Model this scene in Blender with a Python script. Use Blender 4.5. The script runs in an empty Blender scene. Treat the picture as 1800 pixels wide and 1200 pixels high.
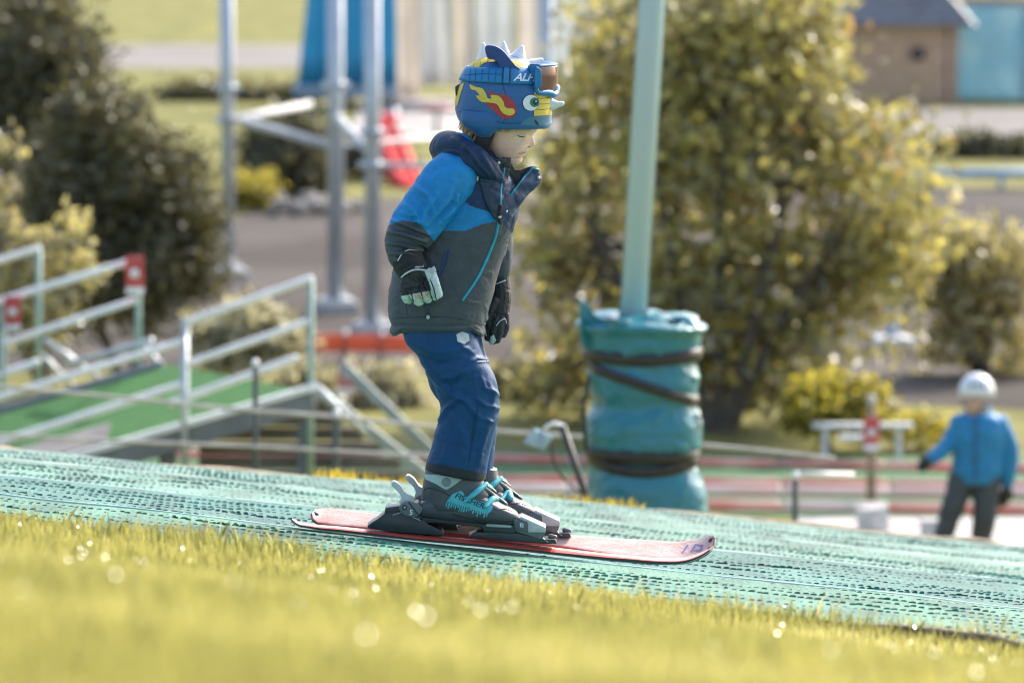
import bpy, bmesh, math, random
import numpy as np
from mathutils import Vector
from mathutils.bvhtree import BVHTree

sc = bpy.context.scene
COL = sc.collection
RAD = math.radians

# ------------------------------------------------------------------ camera, sky, sun, exposure
PITCH = RAD(6.0)
CAM = np.array([0.0, 0.0, 5.0])
F = 10000.0                      # focal length in pixels of the 1800 px wide photograph (200 mm on 36 mm)
Y0 = 14.5                        # distance of the young skier
S = F / Y0
cam_d = bpy.data.cameras.new('camera')
cam = bpy.data.objects.new('camera', cam_d)
COL.objects.link(cam)
cam.location = CAM
cam.rotation_euler = (math.pi / 2 - PITCH, 0, 0)
cam_d.sensor_width = 36
cam_d.lens = 200
cam_d.clip_start = 0.5
cam_d.clip_end = 3000
cam_d.dof.use_dof = True
cam_d.dof.focus_distance = 14.58
cam_d.dof.aperture_fstop = 4.6
cam_d.dof.aperture_blades = 0
sc.camera = cam

SUN_DIR = Vector((0.50, 0.62, 0.60)).normalized()       # towards the sun: behind the skier, to the right
elev = math.asin(SUN_DIR.z)
azim = math.atan2(SUN_DIR.x, SUN_DIR.y)
world = bpy.data.worlds.new('World')
sc.world = world
world.use_nodes = True
wn = world.node_tree
bg = wn.nodes['Background']
sky = wn.nodes.new('ShaderNodeTexSky')
sky.sky_type = 'NISHITA'
sky.sun_disc = False
sky.sun_elevation = elev
sky.sun_rotation = azim
sky.air_density = 0.9
sky.dust_density = 3.0
sky.ozone_density = 0.0
wn.links.new(sky.outputs[0], bg.inputs[0])
bg.inputs[1].default_value = 0.15
sun_d = bpy.data.lights.new('sun', 'SUN')
sun_d.energy = 2.3
sun_d.angle = RAD(0.55)
sun_d.color = (1.0, 0.95, 0.87)
sun = bpy.data.objects.new('sun', sun_d)
COL.objects.link(sun)
sun.rotation_euler = (-SUN_DIR).to_track_quat('-Z', 'Y').to_euler()
sun.location = (30, 40, 40)
sc.view_settings.view_transform = 'Standard'
sc.view_settings.look = 'None'
sc.view_settings.exposure = 1.42
sc.view_settings.gamma = 1.0
sc.cycles.use_denoising = True
sc.cycles.filter_width = 1.15
sc.cycles.max_bounces = 6
sc.cycles.diffuse_bounces = 3
sc.cycles.transmission_bounces = 4
sc.cycles.glossy_bounces = 2
sc.cycles.caustics_reflective = False
sc.cycles.caustics_refractive = False
sc.cycles.sample_clamp_indirect = 6

# ------------------------------------------------------------------ helpers
CP, SP = math.cos(PITCH), math.sin(PITCH)

def at(px, py, Y):
    """world point on the sight line of a photo pixel at depth Y"""
    px = np.asarray(px, float); py = np.asarray(py, float)
    dx = (px - 900) / F
    dy = (600 - py) / F
    diry = CP + SP * dy
    dirz = -SP + CP * dy
    t = Y / diry
    return np.stack(np.broadcast_arrays(dx * t, Y + 0 * dx, CAM[2] + dirz * t), -1)

def Q(px, py, v=0.0):
    """point near the skier: v in photo pixels behind the skier's middle plane"""
    return at(px, py, Y0 + np.asarray(v, float) / S)

def project(V):
    d = np.asarray(V) - CAM
    cx = d[..., 0]
    cy = d[..., 1] * SP + d[..., 2] * CP
    cz = d[..., 1] * CP - d[..., 2] * SP
    return 900 + F * cx / cz, 600 - F * cy / cz

def lin(r, g, b):
    f = lambda c: (c / 255 / 12.92) if c / 255 <= 0.04045 else ((c / 255 + 0.055) / 1.055) ** 2.4
    return (f(r), f(g), f(b))

def smoothstep(a, b, x):
    t = np.clip((x - a) / (b - a), 0, 1)
    return t * t * (3 - 2 * t)

def _hash(ix, iy, iz, seed):
    h = (ix * 374761393 + iy * 668265263 + iz * 2147483647 + seed * 974711) & 0xffffffff
    h = ((h ^ (h >> 13)) * 1274126177) & 0xffffffff
    h = (h ^ (h >> 16)) & 0xffffff
    return h / float(0xffffff) * 2 - 1

def noise3(P, seed=0):
    P = np.asarray(P, float)
    i = np.floor(P).astype(np.int64)
    f = P - i
    u = f * f * (3 - 2 * f)
    r = 0
    for dx in (0, 1):
        for dy in (0, 1):
            for dz in (0, 1):
                w = (u[:, 0] if dx else 1 - u[:, 0]) * (u[:, 1] if dy else 1 - u[:, 1]) * (u[:, 2] if dz else 1 - u[:, 2])
                r = r + w * _hash(i[:, 0] + dx, i[:, 1] + dy, i[:, 2] + dz, seed)
    return r

def fbm(P, octv=3, seed=0):
    r, a = 0, 1.0
    P = np.asarray(P, float)
    for k in range(octv):
        r = r + a * noise3(P, seed + k)
        P = P * 2.03 + 7.1
        a *= 0.5
    return r

# --- materials
MATS = {}

def mat(name, color, rough=0.6, var=0.12, scale=8.0, bump=0.0, bscale=60.0, metal=0.0, spec=0.5, color2=None, coat=0.0, attr=None, detail=4.0, sheen=0.0, stretch=None):
    if name in MATS:
        return MATS[name]
    m = bpy.data.materials.new(name)
    m.use_nodes = True
    nt = m.node_tree
    b = nt.nodes['Principled BSDF']
    b.inputs['Roughness'].default_value = rough
    b.inputs['Metallic'].default_value = metal
    b.inputs['Specular IOR Level'].default_value = spec
    b.inputs['Coat Weight'].default_value = coat
    b.inputs['Sheen Weight'].default_value = sheen
    tc = nt.nodes.new('ShaderNodeTexCoord')
    src = tc.outputs['Object']
    if stretch:
        mp = nt.nodes.new('ShaderNodeMapping')
        mp.inputs['Scale'].default_value = stretch
        nt.links.new(src, mp.inputs[0])
        src = mp.outputs[0]
    n = nt.nodes.new('ShaderNodeTexNoise')
    n.inputs['Scale'].default_value = scale
    n.inputs['Detail'].default_value = detail
    n.inputs['Roughness'].default_value = 0.6
    nt.links.new(src, n.inputs['Vector'])
    mix = nt.nodes.new('ShaderNodeMix')
    mix.data_type = 'RGBA'
    c2 = color2 if color2 else tuple(c * (1 - 2.2 * var) for c in color)
    c1 = color if color2 else tuple(min(1, c * (1 + var)) for c in color)
    if attr:
        a = nt.nodes.new('ShaderNodeAttribute')
        a.attribute_name = attr
        mul = nt.nodes.new('ShaderNodeMix'); mul.data_type = 'RGBA'; mul.blend_type = 'MULTIPLY'
        mul.inputs[0].default_value = 1.0
        nt.links.new(a.outputs['Color'], mul.inputs[6])
        nt.links.new(mix.outputs[2], mul.inputs[7])
        c1 = (1 + var,) * 3
        c2 = (max(0, 1 - 2 * var),) * 3
        out = mul.outputs[2]
    else:
        out = mix.outputs[2]
    mix.inputs[6].default_value = (*c2, 1)
    mix.inputs[7].default_value = (*c1, 1)
    rmp = nt.nodes.new('ShaderNodeMapRange')
    rmp.inputs[1].default_value = 0.35
    rmp.inputs[2].default_value = 0.65
    nt.links.new(n.outputs[0], rmp.inputs[0])
    nt.links.new(rmp.outputs[0], mix.inputs[0])
    nt.links.new(out, b.inputs['Base Color'])
    if bump > 0:
        n2 = nt.nodes.new('ShaderNodeTexNoise')
        n2.inputs['Scale'].default_value = bscale
        n2.inputs['Detail'].default_value = 3
        nt.links.new(src, n2.inputs['Vector'])
        bp = nt.nodes.new('ShaderNodeBump')
        bp.inputs['Strength'].default_value = bump
        bp.inputs['Distance'].default_value = 0.01
        nt.links.new(n2.outputs[0], bp.inputs['Height'])
        nt.links.new(bp.outputs[0], b.inputs['Normal'])
    MATS[name] = m
    return m

def leaf_mat(name, trans=0.5, rough=0.45, spec=0.4, boost=(1.25, 1.2, 0.75)):
    """leaf or grass blade: diffuse + light passing through, colour per leaf from the attribute"""
    if name in MATS:
        return MATS[name]
    m = bpy.data.materials.new(name)
    m.use_nodes = True
    nt = m.node_tree
    b = nt.nodes['Principled BSDF']
    b.inputs['Roughness'].default_value = rough
    b.inputs['Specular IOR Level'].default_value = spec
    a = nt.nodes.new('ShaderNodeAttribute')
    a.attribute_name = 'Col'
    nt.links.new(a.outputs['Color'], b.inputs['Base Color'])
    t = nt.nodes.new('ShaderNodeBsdfTranslucent')
    mul = nt.nodes.new('ShaderNodeMix'); mul.data_type = 'RGBA'; mul.blend_type = 'MULTIPLY'
    mul.inputs[0].default_value = 1
    mul.inputs[7].default_value = (*boost, 1)
    nt.links.new(a.outputs['Color'], mul.inputs[6])
    nt.links.new(mul.outputs[2], t.inputs['Color'])
    mx = nt.nodes.new('ShaderNodeMixShader')
    mx.inputs[0].default_value = trans
    nt.links.new(b.outputs[0], mx.inputs[1])
    nt.links.new(t.outputs[0], mx.inputs[2])
    nt.links.new(mx.outputs[0], nt.nodes['Material Output'].inputs['Surface'])
    MATS[name] = m
    return m

def sheet_mat(name, color, trans=.6, color2=None, scale=2.0, rough=.7):
    """thin cloth or netting that lets light through"""
    if name in MATS:
        return MATS[name]
    m = mat(name, color, rough, scale=scale, color2=color2 or tuple(c * .85 for c in color), bump=.2)
    nt = m.node_tree
    b = nt.nodes['Principled BSDF']
    t = nt.nodes.new('ShaderNodeBsdfTranslucent')
    src = b.inputs['Base Color'].links[0].from_socket
    nt.links.new(src, t.inputs['Color'])
    mx = nt.nodes.new('ShaderNodeMixShader')
    mx.inputs[0].default_value = trans
    nt.links.new(b.outputs[0], mx.inputs[1])
    nt.links.new(t.outputs[0], mx.inputs[2])
    nt.links.new(mx.outputs[0], nt.nodes['Material Output'].inputs['Surface'])
    return m

# --- objects
def root_loc(o):
    while o.parent:
        o = o.parent
    return np.array(o.location)

def thing(name, label, cat, loc, group=None):
    o = bpy.data.objects.new(name, None)
    o.empty_display_size = 0.1
    COL.objects.link(o)
    o.location = [float(c) for c in loc]
    o['label'] = label
    o['category'] = cat
    if group:
        o['group'] = group
    return o

def build_mesh(name, V, Fc, smooth=True):
    me = bpy.data.meshes.new(name)
    V = np.asarray(V, np.float32)
    if isinstance(Fc, np.ndarray) and Fc.ndim == 2:
        nf, k = Fc.shape
        me.vertices.add(len(V))
        me.vertices.foreach_set('co', V.ravel())
        me.loops.add(nf * k)
        me.loops.foreach_set('vertex_index', Fc.astype(np.int32).ravel())
        me.polygons.add(nf)
        me.polygons.foreach_set('loop_start', np.arange(0, nf * k, k, dtype=np.int32))
        me.update(calc_edges=True)
    else:
        me.from_pydata(V.tolist(), [], [list(map(int, f)) for f in Fc])
        me.update()
    if smooth:
        me.polygons.foreach_set('use_smooth', np.ones(len(me.polygons), bool))
    return me

def set_col(me, C):
    a = me.color_attributes.new('Col', 'FLOAT_COLOR', 'POINT')
    C = np.asarray(C, np.float32)
    if C.shape[1] == 3:
        C = np.concatenate([C, np.ones((len(C), 1), np.float32)], 1)
    a.data.foreach_set('color', C.ravel())

def part(name, V, Fc, m, parent=None, smooth=True, col=None, label=None, kind=None):
    """one mesh object; V in world coordinates"""
    V = np.asarray(V, float)
    o_loc = root_loc(parent) if parent else np.zeros(3)
    me = build_mesh(name, V - o_loc, Fc, smooth)
    if col is not None:
        set_col(me, col)
    if m is not None:
        for mm in (m if isinstance(m, (list, tuple)) else [m]):
            me.materials.append(mm)
    o = bpy.data.objects.new(name, me)
    COL.objects.link(o)
    if parent:
        o.parent = parent
    if label:
        o['label'] = label
    if kind:
        o['kind'] = kind
    return o

def single(name, V, Fc, m, label, cat, loc, smooth=True, group=None, col=None):
    """a thing that is one mesh, its origin at its base"""
    V = np.asarray(V, float) - np.asarray(loc)
    o = part(name, V, Fc, m, None, smooth, col)
    o.location = [float(c) for c in loc]
    o['label'] = label
    o['category'] = cat
    if group:
        o['group'] = group
    return o

def join(*parts):
    Vs, Fs, n = [], [], 0
    for V, Fc in parts:
        V = np.asarray(V, float)
        Vs.append(V)
        Fs += [[int(i) + n for i in f] for f in Fc]
        n += len(V)
    return np.concatenate(Vs), Fs

def ring_faces(m, n, cap=True):
    Fs = []
    for i in range(m - 1):
        for j in range(n):
            k = (j + 1) % n
            Fs.append((i * n + j, i * n + k, (i + 1) * n + k, (i + 1) * n + j))
    if cap:
        Fs.append(tuple(range(n - 1, -1, -1)))
        Fs.append(tuple((m - 1) * n + j for j in range(n)))
    return Fs

def spline(T, X, t):
    """monotone-ish cubic through the rows X given at T"""
    T = np.asarray(T, float); X = np.asarray(X, float)
    d = np.gradient(X, T, axis=0)
    # limit overshoot
    dl = np.diff(X, axis=0) / np.diff(T)[:, None]
    for i in range(1, len(T) - 1):
        same = dl[i - 1] * dl[i] > 0
        d[i] = np.where(same, d[i], 0)
    k = np.clip(np.searchsorted(T, t) - 1, 0, len(T) - 2)
    h = (T[k + 1] - T[k])
    s = ((t - T[k]) / h)[:, None]
    h = h[:, None]
    return (X[k] * (2 * s**3 - 3 * s**2 + 1) + d[k] * h * (s**3 - 2 * s**2 + s)
            + X[k + 1] * (-2 * s**3 + 3 * s**2) + d[k + 1] * h * (s**3 - s**2))

def loft(rows, m=60, n=64, e=2.3, warp=None, cap=True):
    """closed body from level slices (py, x_left, x_right, v_middle, v_half) of the skier, world coordinates"""
    R = np.asarray(rows, float)
    if R[0, 0] > R[-1, 0]:
        R = R[::-1]
    t = np.linspace(R[0, 0], R[-1, 0], m)
    X = spline(R[:, 0], R[:, 1:], t)
    a = np.linspace(0, 2 * np.pi, n, endpoint=False)
    ca = np.sign(np.cos(a)) * np.abs(np.cos(a)) ** (2 / e)
    sa = np.sign(np.sin(a)) * np.abs(np.sin(a)) ** (2 / e)
    cx = (X[:, 0] + X[:, 1]) / 2
    rx = (X[:, 1] - X[:, 0]) / 2
    py = t[:, None] + 0 * a
    PX = cx[:, None] + rx[:, None] * ca
    if warp is not None:
        py = py + warp(PX, py)
    C = Q(PX, py, X[:, 2:3] + 0 * PX)
    C[..., 1] += X[:, 3:4] * sa / S
    return C.reshape(-1, 3), ring_faces(m, n, cap)

def tube(P, R, n=16, m=None, flat=None, cap=True, up=None, roundcap=True):
    """tube along world points P with radii R (metres); flat scales the section across 'up'"""
    P = np.asarray(P, float); R = np.asarray(R, float) * np.ones(len(P))
    if m:
        d = np.r_[0, np.cumsum(np.linalg.norm(np.diff(P, axis=0), axis=1))]
        t = np.linspace(0, d[-1], m)
        X = spline(d, np.c_[P, R], t)
        P, R = X[:, :3], np.maximum(X[:, 3], 1e-5)
    if roundcap:
        d0 = (P[0] - P[1]) / max(1e-9, np.linalg.norm(P[0] - P[1]))
        d1 = (P[-1] - P[-2]) / max(1e-9, np.linalg.norm(P[-1] - P[-2]))
        P = np.concatenate([[P[0] + d0 * R[0] * .75, P[0] + d0 * R[0] * .5], P, [P[-1] + d1 * R[-1] * .5, P[-1] + d1 * R[-1] * .75]])
        R = np.r_[R[0] * .35, R[0] * .8, R, R[-1] * .8, R[-1] * .35]
    T = np.gradient(P, axis=0)
    T /= np.linalg.norm(T, axis=1)[:, None] + 1e-12
    u = np.array(up if up is not None else ([0, 0, 1] if abs(T[0, 2]) < .9 else [0, 1, 0]), float)
    out = []
    a = np.linspace(0, 2 * np.pi, n, endpoint=False)
    for p, t, r in zip(P, T, R):
        u = u - t * np.dot(u, t)
        u /= np.linalg.norm(u) + 1e-12
        w = np.cross(t, u)
        k = flat if flat else 1.0
        out.append(p + r * (np.cos(a)[:, None] * u * k + np.sin(a)[:, None] * w))
    return np.concatenate(out), ring_faces(len(P), n, cap)

def cyl(p0, p1, r, n=14, r1=None):
    return tube([p0, p1], [r, r if r1 is None else r1], n, roundcap=False)

def boxv(c, s, rz=0.0, bev=0.0):
    """box centre c, full size s, turned rz about z, edges bevelled"""
    bm = bmesh.new()
    bmesh.ops.create_cube(bm, size=1)
    for v in bm.verts:
        v.co = Vector((v.co.x * s[0], v.co.y * s[1], v.co.z * s[2]))
    if bev > 0:
        bmesh.ops.bevel(bm, geom=bm.edges[:], offset=bev, segments=2, affect='EDGES', profile=.6)
    V = np.array([v.co[:] for v in bm.verts])
    bm.verts.index_update()
    Fs = [[v.index for v in f.verts] for f in bm.faces]
    bm.free()
    c_, s_ = math.cos(rz), math.sin(rz)
    V = np.c_[V[:, 0] * c_ - V[:, 1] * s_, V[:, 0] * s_ + V[:, 1] * c_, V[:, 2]] + np.asarray(c)
    return V, Fs

def beam(p0, p1, w, h, bev=0.004):
    """rectangular bar from p0 to p1, w across, h in height"""
    p0 = np.asarray(p0, float); p1 = np.asarray(p1, float)
    L = np.linalg.norm(p1 - p0)
    t = (p1 - p0) / L
    up = np.array([0, 0, 1.0]) if abs(t[2]) < .95 else np.array([0, 1.0, 0])
    w_ = np.cross(t, up); w_ /= np.linalg.norm(w_)
    u_ = np.cross(w_, t)
    V, Fs = boxv((0, 0, 0), (L, w, h), 0, min(bev, w * .3, h * .3))
    return (p0 + p1) / 2 + V[:, :1] * t + V[:, 1:2] * w_ + V[:, 2:3] * u_, Fs

def prism(poly, v0, v1, bev=1.5, seg=2):
    """outline given in photo pixels, extruded between depths v0 and v1 (pixels), bevelled"""
    bm = bmesh.new()
    vm = (v0 + v1) / 2
    base = Q([p[0] for p in poly], [p[1] for p in poly], vm)
    f0 = [bm.verts.new((b[0], b[1] + (v0 - vm) / S, b[2])) for b in base]
    f1 = [bm.verts.new((b[0], b[1] + (v1 - vm) / S, b[2])) for b in base]
    n = len(poly)
    bm.faces.new(f0)
    bm.faces.new(f1[::-1])
    for i in range(n):
        j = (i + 1) % n
        bm.faces.new((f0[j], f0[i], f1[i], f1[j]))
    bmesh.ops.recalc_face_normals(bm, faces=bm.faces[:])
    if bev > 0:
        bmesh.ops.bevel(bm, geom=bm.edges[:], offset=bev / S, segments=seg, affect='EDGES', profile=.6, clamp_overlap=True)
    bm.verts.index_update()
    V = np.array([v.co[:] for v in bm.verts])
    Fs = [[v.index for v in f.verts] for f in bm.faces]
    bm.free()
    return V, Fs

def fuse(parts, voxel, smooth=4, fac=0.5):
    """melt closed meshes into one continuous surface"""
    V, Fs = join(*parts)
    me = build_mesh('tmp', V, Fs)
    o = bpy.data.objects.new('tmp', me)
    COL.objects.link(o)
    r = o.modifiers.new('r', 'REMESH'); r.mode = 'VOXEL'; r.voxel_size = voxel
    if smooth:
        s_ = o.modifiers.new('s', 'SMOOTH'); s_.factor = fac; s_.iterations = smooth
    dg = bpy.context.evaluated_depsgraph_get()
    e = o.evaluated_get(dg)
    m2 = e.to_mesh()
    V2 = np.empty(len(m2.vertices) * 3); m2.vertices.foreach_get('co', V2)
    F2 = np.empty(len(m2.polygons) * 4, np.int32)
    li = np.empty(len(m2.loops), np.int32); m2.loops.foreach_get('vertex_index', li)
    F2 = li.reshape(-1, 4) if len(li) == 4 * len(m2.polygons) else [list(p.vertices) for p in m2.polygons]
    e.to_mesh_clear()
    bpy.data.objects.remove(o); bpy.data.meshes.remove(me)
    return V2.reshape(-1, 3), F2

def normals(V, Fc):
    me = build_mesh('tmp', V, Fc)
    N = np.empty(len(me.vertices) * 3, np.float32)
    me.vertices.foreach_get('normal', N)
    bpy.data.meshes.remove(me)
    return N.reshape(-1, 3).astype(float)

def dist_poly(px, py, pts):
    """distance to a polyline and the parameter along it (0..1)"""
    best = np.full(len(px), 1e9); bt = np.zeros(len(px))
    L = np.r_[0, np.cumsum([math.dist(pts[i], pts[i + 1]) for i in range(len(pts) - 1)])]
    for i in range(len(pts) - 1):
        a = np.array(pts[i], float); b = np.array(pts[i + 1], float)
        ab = b - a
        t = np.clip(((px - a[0]) * ab[0] + (py - a[1]) * ab[1]) / (ab @ ab + 1e-9), 0, 1)
        d = np.hypot(px - a[0] - t * ab[0], py - a[1] - t * ab[1])
        u = d < best
        best[u] = d[u]; bt[u] = ((L[i] + t * (L[i + 1] - L[i])) / L[-1])[u]
    return best, bt

def in_poly(px, py, poly):
    ins = np.zeros(len(px), bool)
    n = len(poly)
    for i in range(n):
        x0, y0 = poly[i]; x1, y1 = poly[(i + 1) % n]
        c = ((y0 > py) != (y1 > py)) & (px < (x1 - x0) * (py - y0) / (y1 - y0 + 1e-12) + x0)
        ins ^= c
    return ins

def crumple(V, Fc, folds=(), amp=2.0, size=22.0, seed=1, sharp=0.0, stretch=(1, 1, 1), hollow=.55):
    """cloth folds: hand-placed creases (photo pixels) and fine crumple, amounts in photo pixels"""
    V = np.asarray(V, float)
    N = normals(V, Fc)
    P = V * S / size * np.array(stretch)
    w = fbm(P + 2.0 * np.c_[noise3(P * .5, seed + 5), noise3(P * .5, seed + 6), noise3(P * .5, seed + 7)], 3, seed)
    d = amp * (w if not sharp else (w * (1 - sharp) + sharp * (1 - 2.2 * np.abs(w))))
    px, py = project(V)
    near = smoothstep(0.25, -0.15, N[:, 1])
    for pts, wd, a in folds:
        dd, t = dist_poly(px, py, pts)
        tap = np.sin(np.pi * np.clip(t * .84 + .08, 0, 1)) ** .6
        # a ridge with a hollow beside it
        d = d + near * a * tap * (np.exp(-(dd / wd) ** 2) - hollow * np.exp(-((dd - 1.9 * wd) / (1.2 * wd)) ** 2))
    return V + N * (d / S)[:, None]

def bvh_of(*meshes):
    V, Fs = join(*meshes)
    return BVHTree.FromPolygons(V.tolist(), Fs)

def hit(bvh, px, py, off=1.0, fallback=None):
    """points where the sight lines of photo pixels meet a surface, lifted off it by off pixels"""
    out = []
    last = fallback
    P1 = at(np.asarray(px, float), np.asarray(py, float), Y0)
    for p in np.atleast_2d(P1):
        d = Vector(p - CAM).normalized()
        h, nrm, _, _ = bvh.ray_cast(Vector(CAM), d)
        if h is None:
            h2 = bvh.find_nearest(Vector(p))
            h, nrm = h2[0], h2[1]
        if nrm.dot(d) > 0:
            nrm = -nrm
        out.append(np.array(h) + np.array(nrm) * off / S)
    return np.array(out)

def fill2d(poly_list, maxlen):
    """triangulate outlines (first is the outer one, others holes) into small triangles, 2-D"""
    cu = bpy.data.curves.new('tmp', 'CURVE')
    cu.dimensions = '2D'; cu.fill_mode = 'BOTH'
    for poly in poly_list:
        s_ = cu.splines.new('POLY'); s_.points.add(len(poly) - 1); s_.use_cyclic_u = True
        for p, q in zip(s_.points, poly):
            p.co = (q[0], q[1], 0, 1)
    o = bpy.data.objects.new('tmp', cu)
    me = bpy.data.meshes.new_from_object(o)
    bpy.data.objects.remove(o); bpy.data.curves.remove(cu)
    return refine(me, maxlen)

def refine(me, maxlen):
    bm = bmesh.new(); bm.from_mesh(me)
    bpy.data.meshes.remove(me)
    bmesh.ops.remove_doubles(bm, verts=bm.verts[:], dist=1e-4)
    bmesh.ops.triangulate(bm, faces=bm.faces[:])
    for _ in range(7):
        es = [e for e in bm.edges if e.calc_length() > maxlen]
        if not es:
            break
        bmesh.ops.subdivide_edges(bm, edges=es, cuts=1)
        bmesh.ops.triangulate(bm, faces=bm.faces[:])
    bm.verts.index_update()
    V = np.array([v.co[:2] for v in bm.verts]); Fs = [[v.index for v in f.verts] for f in bm.faces]
    bm.free()
    return V, Fs

def smooth_poly(pts, k=6):
    """closed Catmull-Rom outline through pts"""
    P = np.array(pts, float); n = len(P); out = []
    for i in range(n):
        a, b, c, d = P[i - 1], P[i], P[(i + 1) % n], P[(i + 2) % n]
        for t in np.linspace(0, 1, k, endpoint=False):
            out.append(.5 * ((2 * b) + (-a + c) * t + (2 * a - 5 * b + 4 * c - d) * t**2 + (-a + 3 * b - 3 * c + d) * t**3))
    return [tuple(p) for p in out]

def decal(name, polys, bvh, m, parent, off=.7, maxlen=4.0, label=None):
    """flat print lying on a curved surface: outlines in photo pixels"""
    V2, Fs = fill2d(polys, maxlen)
    V = hit(bvh, V2[:, 0], V2[:, 1], off)
    return part(name, V, Fs, m, parent, True, label=label)

def text2d(txt, size, shear=0.0, spacing=1.0):
    cu = bpy.data.curves.new('tmp', 'FONT')
    cu.body = txt; cu.size = size; cu.shear = shear; cu.space_character = spacing; cu.offset = size * .018
    o = bpy.data.objects.new('tmp', cu)
    me = bpy.data.meshes.new_from_object(o)
    bpy.data.objects.remove(o); bpy.data.curves.remove(cu)
    return me

def text_decal(name, txt, origin, size, ang, bvh, m, parent, off=1.0, shear=0.0, spacing=1.0, xs=1.0, maxlen=3.0, clip=None, thick=0.0):
    V2, Fs = refine(text2d(txt, size, shear, spacing), maxlen)
    if clip is not None:
        keep = [f for f in Fs if all(V2[i, 0] * xs <= clip for i in f)]
        Fs = keep
    c_, s_ = math.cos(ang), math.sin(ang)
    X = V2[:, 0] * xs; Yv = V2[:, 1]
    px = origin[0] + X * c_ + Yv * s_
    py = origin[1] + X * s_ - Yv * c_
    V = hit(bvh, px, py, off)
    return part(name, V, Fs, m, parent, True)

def line_on(name, pts, bvh, r, m, parent, off=.5, n=8, k=4, flat=None):
    """thin cord or seam following a surface along photo pixels"""
    P = np.array(pts, float)
    d = np.r_[0, np.cumsum(np.linalg.norm(np.diff(P, axis=0), axis=1))]
    mm = max(3, int(d[-1] / k))
    X = spline(d, P, np.linspace(0, d[-1], mm))
    W = hit(bvh, X[:, 0], X[:, 1], off)
    V, Fs = tube(W, r / S, n, flat=flat)
    return part(name, V, Fs, m, parent)

# ------------------------------------------------------------------ terrain
def mat_far(x):
    return 20.62 + .70 * np.clip(x, -3, 3)

def mat_near(x):
    return 12.45 - .485 * np.clip(x, -3, 3)

def hill(x, y):
    x = np.asarray(x, float); y = np.asarray(y, float)
    ye = mat_far(x)
    h = 4.515 - .11 * np.minimum(y, ye) - .19 * np.maximum(y - ye, 0) - .112 * np.clip(x, -7, 7)
    h = h + .16 * smoothstep(11.5, 5.5, y)
    k = .5
    return np.maximum(h, 0) + np.maximum(k - np.abs(h), 0) ** 2 / (4 * k)

def gy(py):
    return CAM[2] / math.tan(PITCH + math.atan((py - 600) / F))

def G(px, py, z=0.0):
    """point of the flat valley floor seen at a photo pixel"""
    Y = (CAM[2] - z) / math.tan(PITCH + math.atan((py - 600) / F))
    return at(px, py, Y)

def grid_sheet(xs, ys, zf, name, m, kind='structure'):
    X, Y = np.meshgrid(xs, ys)
    V = np.stack([X, Y, zf(X, Y)], -1).reshape(-1, 3)
    nx, ny = len(xs), len(ys)
    i = np.arange((ny - 1) * nx).reshape(ny - 1, nx)[:, :-1].ravel()
    o = part(name, V, np.c_[i, i + 1, i + 1 + nx, i + nx], m)
    o['kind'] = kind
    return o

grass_soil = mat('meadow', (.25, .235, .085), .85, scale=1.6, color2=(.14, .14, .055), bump=.6, bscale=25, spec=.04)
gravel_m = mat('gravel', (.105, .094, .086), .9, scale=.35, color2=(.058, .050, .045), bump=.7, bscale=18, spec=.1)
xs = np.unique(np.r_[-np.geomspace(8, 500, 22), np.arange(-8, 8.01, .32), np.geomspace(8, 500, 22)])
ys = np.unique(np.r_[-40, -25, np.arange(-15, 42, .32), np.geomspace(42, 900, 34)])
grid_sheet(xs, ys, lambda X, Y: hill(X, Y) - .0 , 'ground', grass_soil)

def flat_sheet(name, pts, z, m):
    V = [G(px, py, z) for px, py in pts]
    o = part(name, np.array(V), [list(range(len(V)))], m, smooth=False)
    o['kind'] = 'structure'
    return o

flat_sheet('gravel_yard', [(-300, 600), (250, 560), (395, 372), (560, 352), (1000, 340), (1640, 330), (2100, 330), (2100, 735), (1650, 712), (1100, 690), (600, 640), (-300, 660)], .004, gravel_m)
flat_sheet('path', [(-60, 78), (700, 78), (700, 120), (-60, 120)], .004, mat('pale_path', (.24, .225, .21), .9, scale=.5, color2=(.20, .185, .17), spec=.1))
p_ = flat_sheet('path', [(1480, 190), (2100, 190), (2100, 246), (1560, 246)], .004, MATS['pale_path'])
flat_sheet('forecourt', [(640, 172), (1100, 172), (1130, 240), (610, 240)], .004, mat('grey_paving', (.36, .33, .31), .85, scale=1.0))
flat_sheet('concrete_pad', [(1400, 908), (2000, 908), (2060, 985), (1330, 985)], .012, mat('pale_concrete', (.46, .44, .42), .8, scale=2.2, color2=(.38, .36, .34), bump=.2))
flat_sheet('carpet_lane', [(-200, 778), (700, 786), (1900, 806), (1900, 906), (900, 906), (-200, 880)], .006, mat('lane_carpet', (.055, .16, .06), .9, scale=9, color2=(.035, .11, .045), bump=.5, bscale=90))

# low line of distant hills behind everything, far above the frame
xs_h = np.linspace(-420, 420, 60)
Vh = []
for i, x in enumerate(xs_h):
    top = 26 + 14 * math.sin(x * .013 + 1) + 8 * math.sin(x * .037) + 3 * math.sin(x * .11)
    Vh += [(x, 430, -1), (x, 470, top * .7), (x, 540, top)]
part('hills', Vh, [(i * 3 + j, (i + 1) * 3 + j, (i + 1) * 3 + j + 1, i * 3 + j + 1) for i in range(59) for j in range(2)], mat('wooded_hill', (.07, .085, .045), .9, scale=.05, color2=(.045, .06, .03)))['kind'] = 'structure'

# ------------------------------------------------------------------ the plastic ski mat
rng = np.random.default_rng(4)
mat_root = bpy.data.objects.new('ski_mat', None)
COL.objects.link(mat_root)
mat_root['kind'] = 'structure'
mat_root.location = (0, 15, float(hill(0, 15)))

def bump_mat(x, y):
    P = np.c_[np.ravel(x) * .8, np.ravel(y) * .55, 0 * np.ravel(x)]
    return (.010 * fbm(P, 2, 11) + .004 * noise3(P * 4.1, 23)).reshape(np.shape(x))

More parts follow.
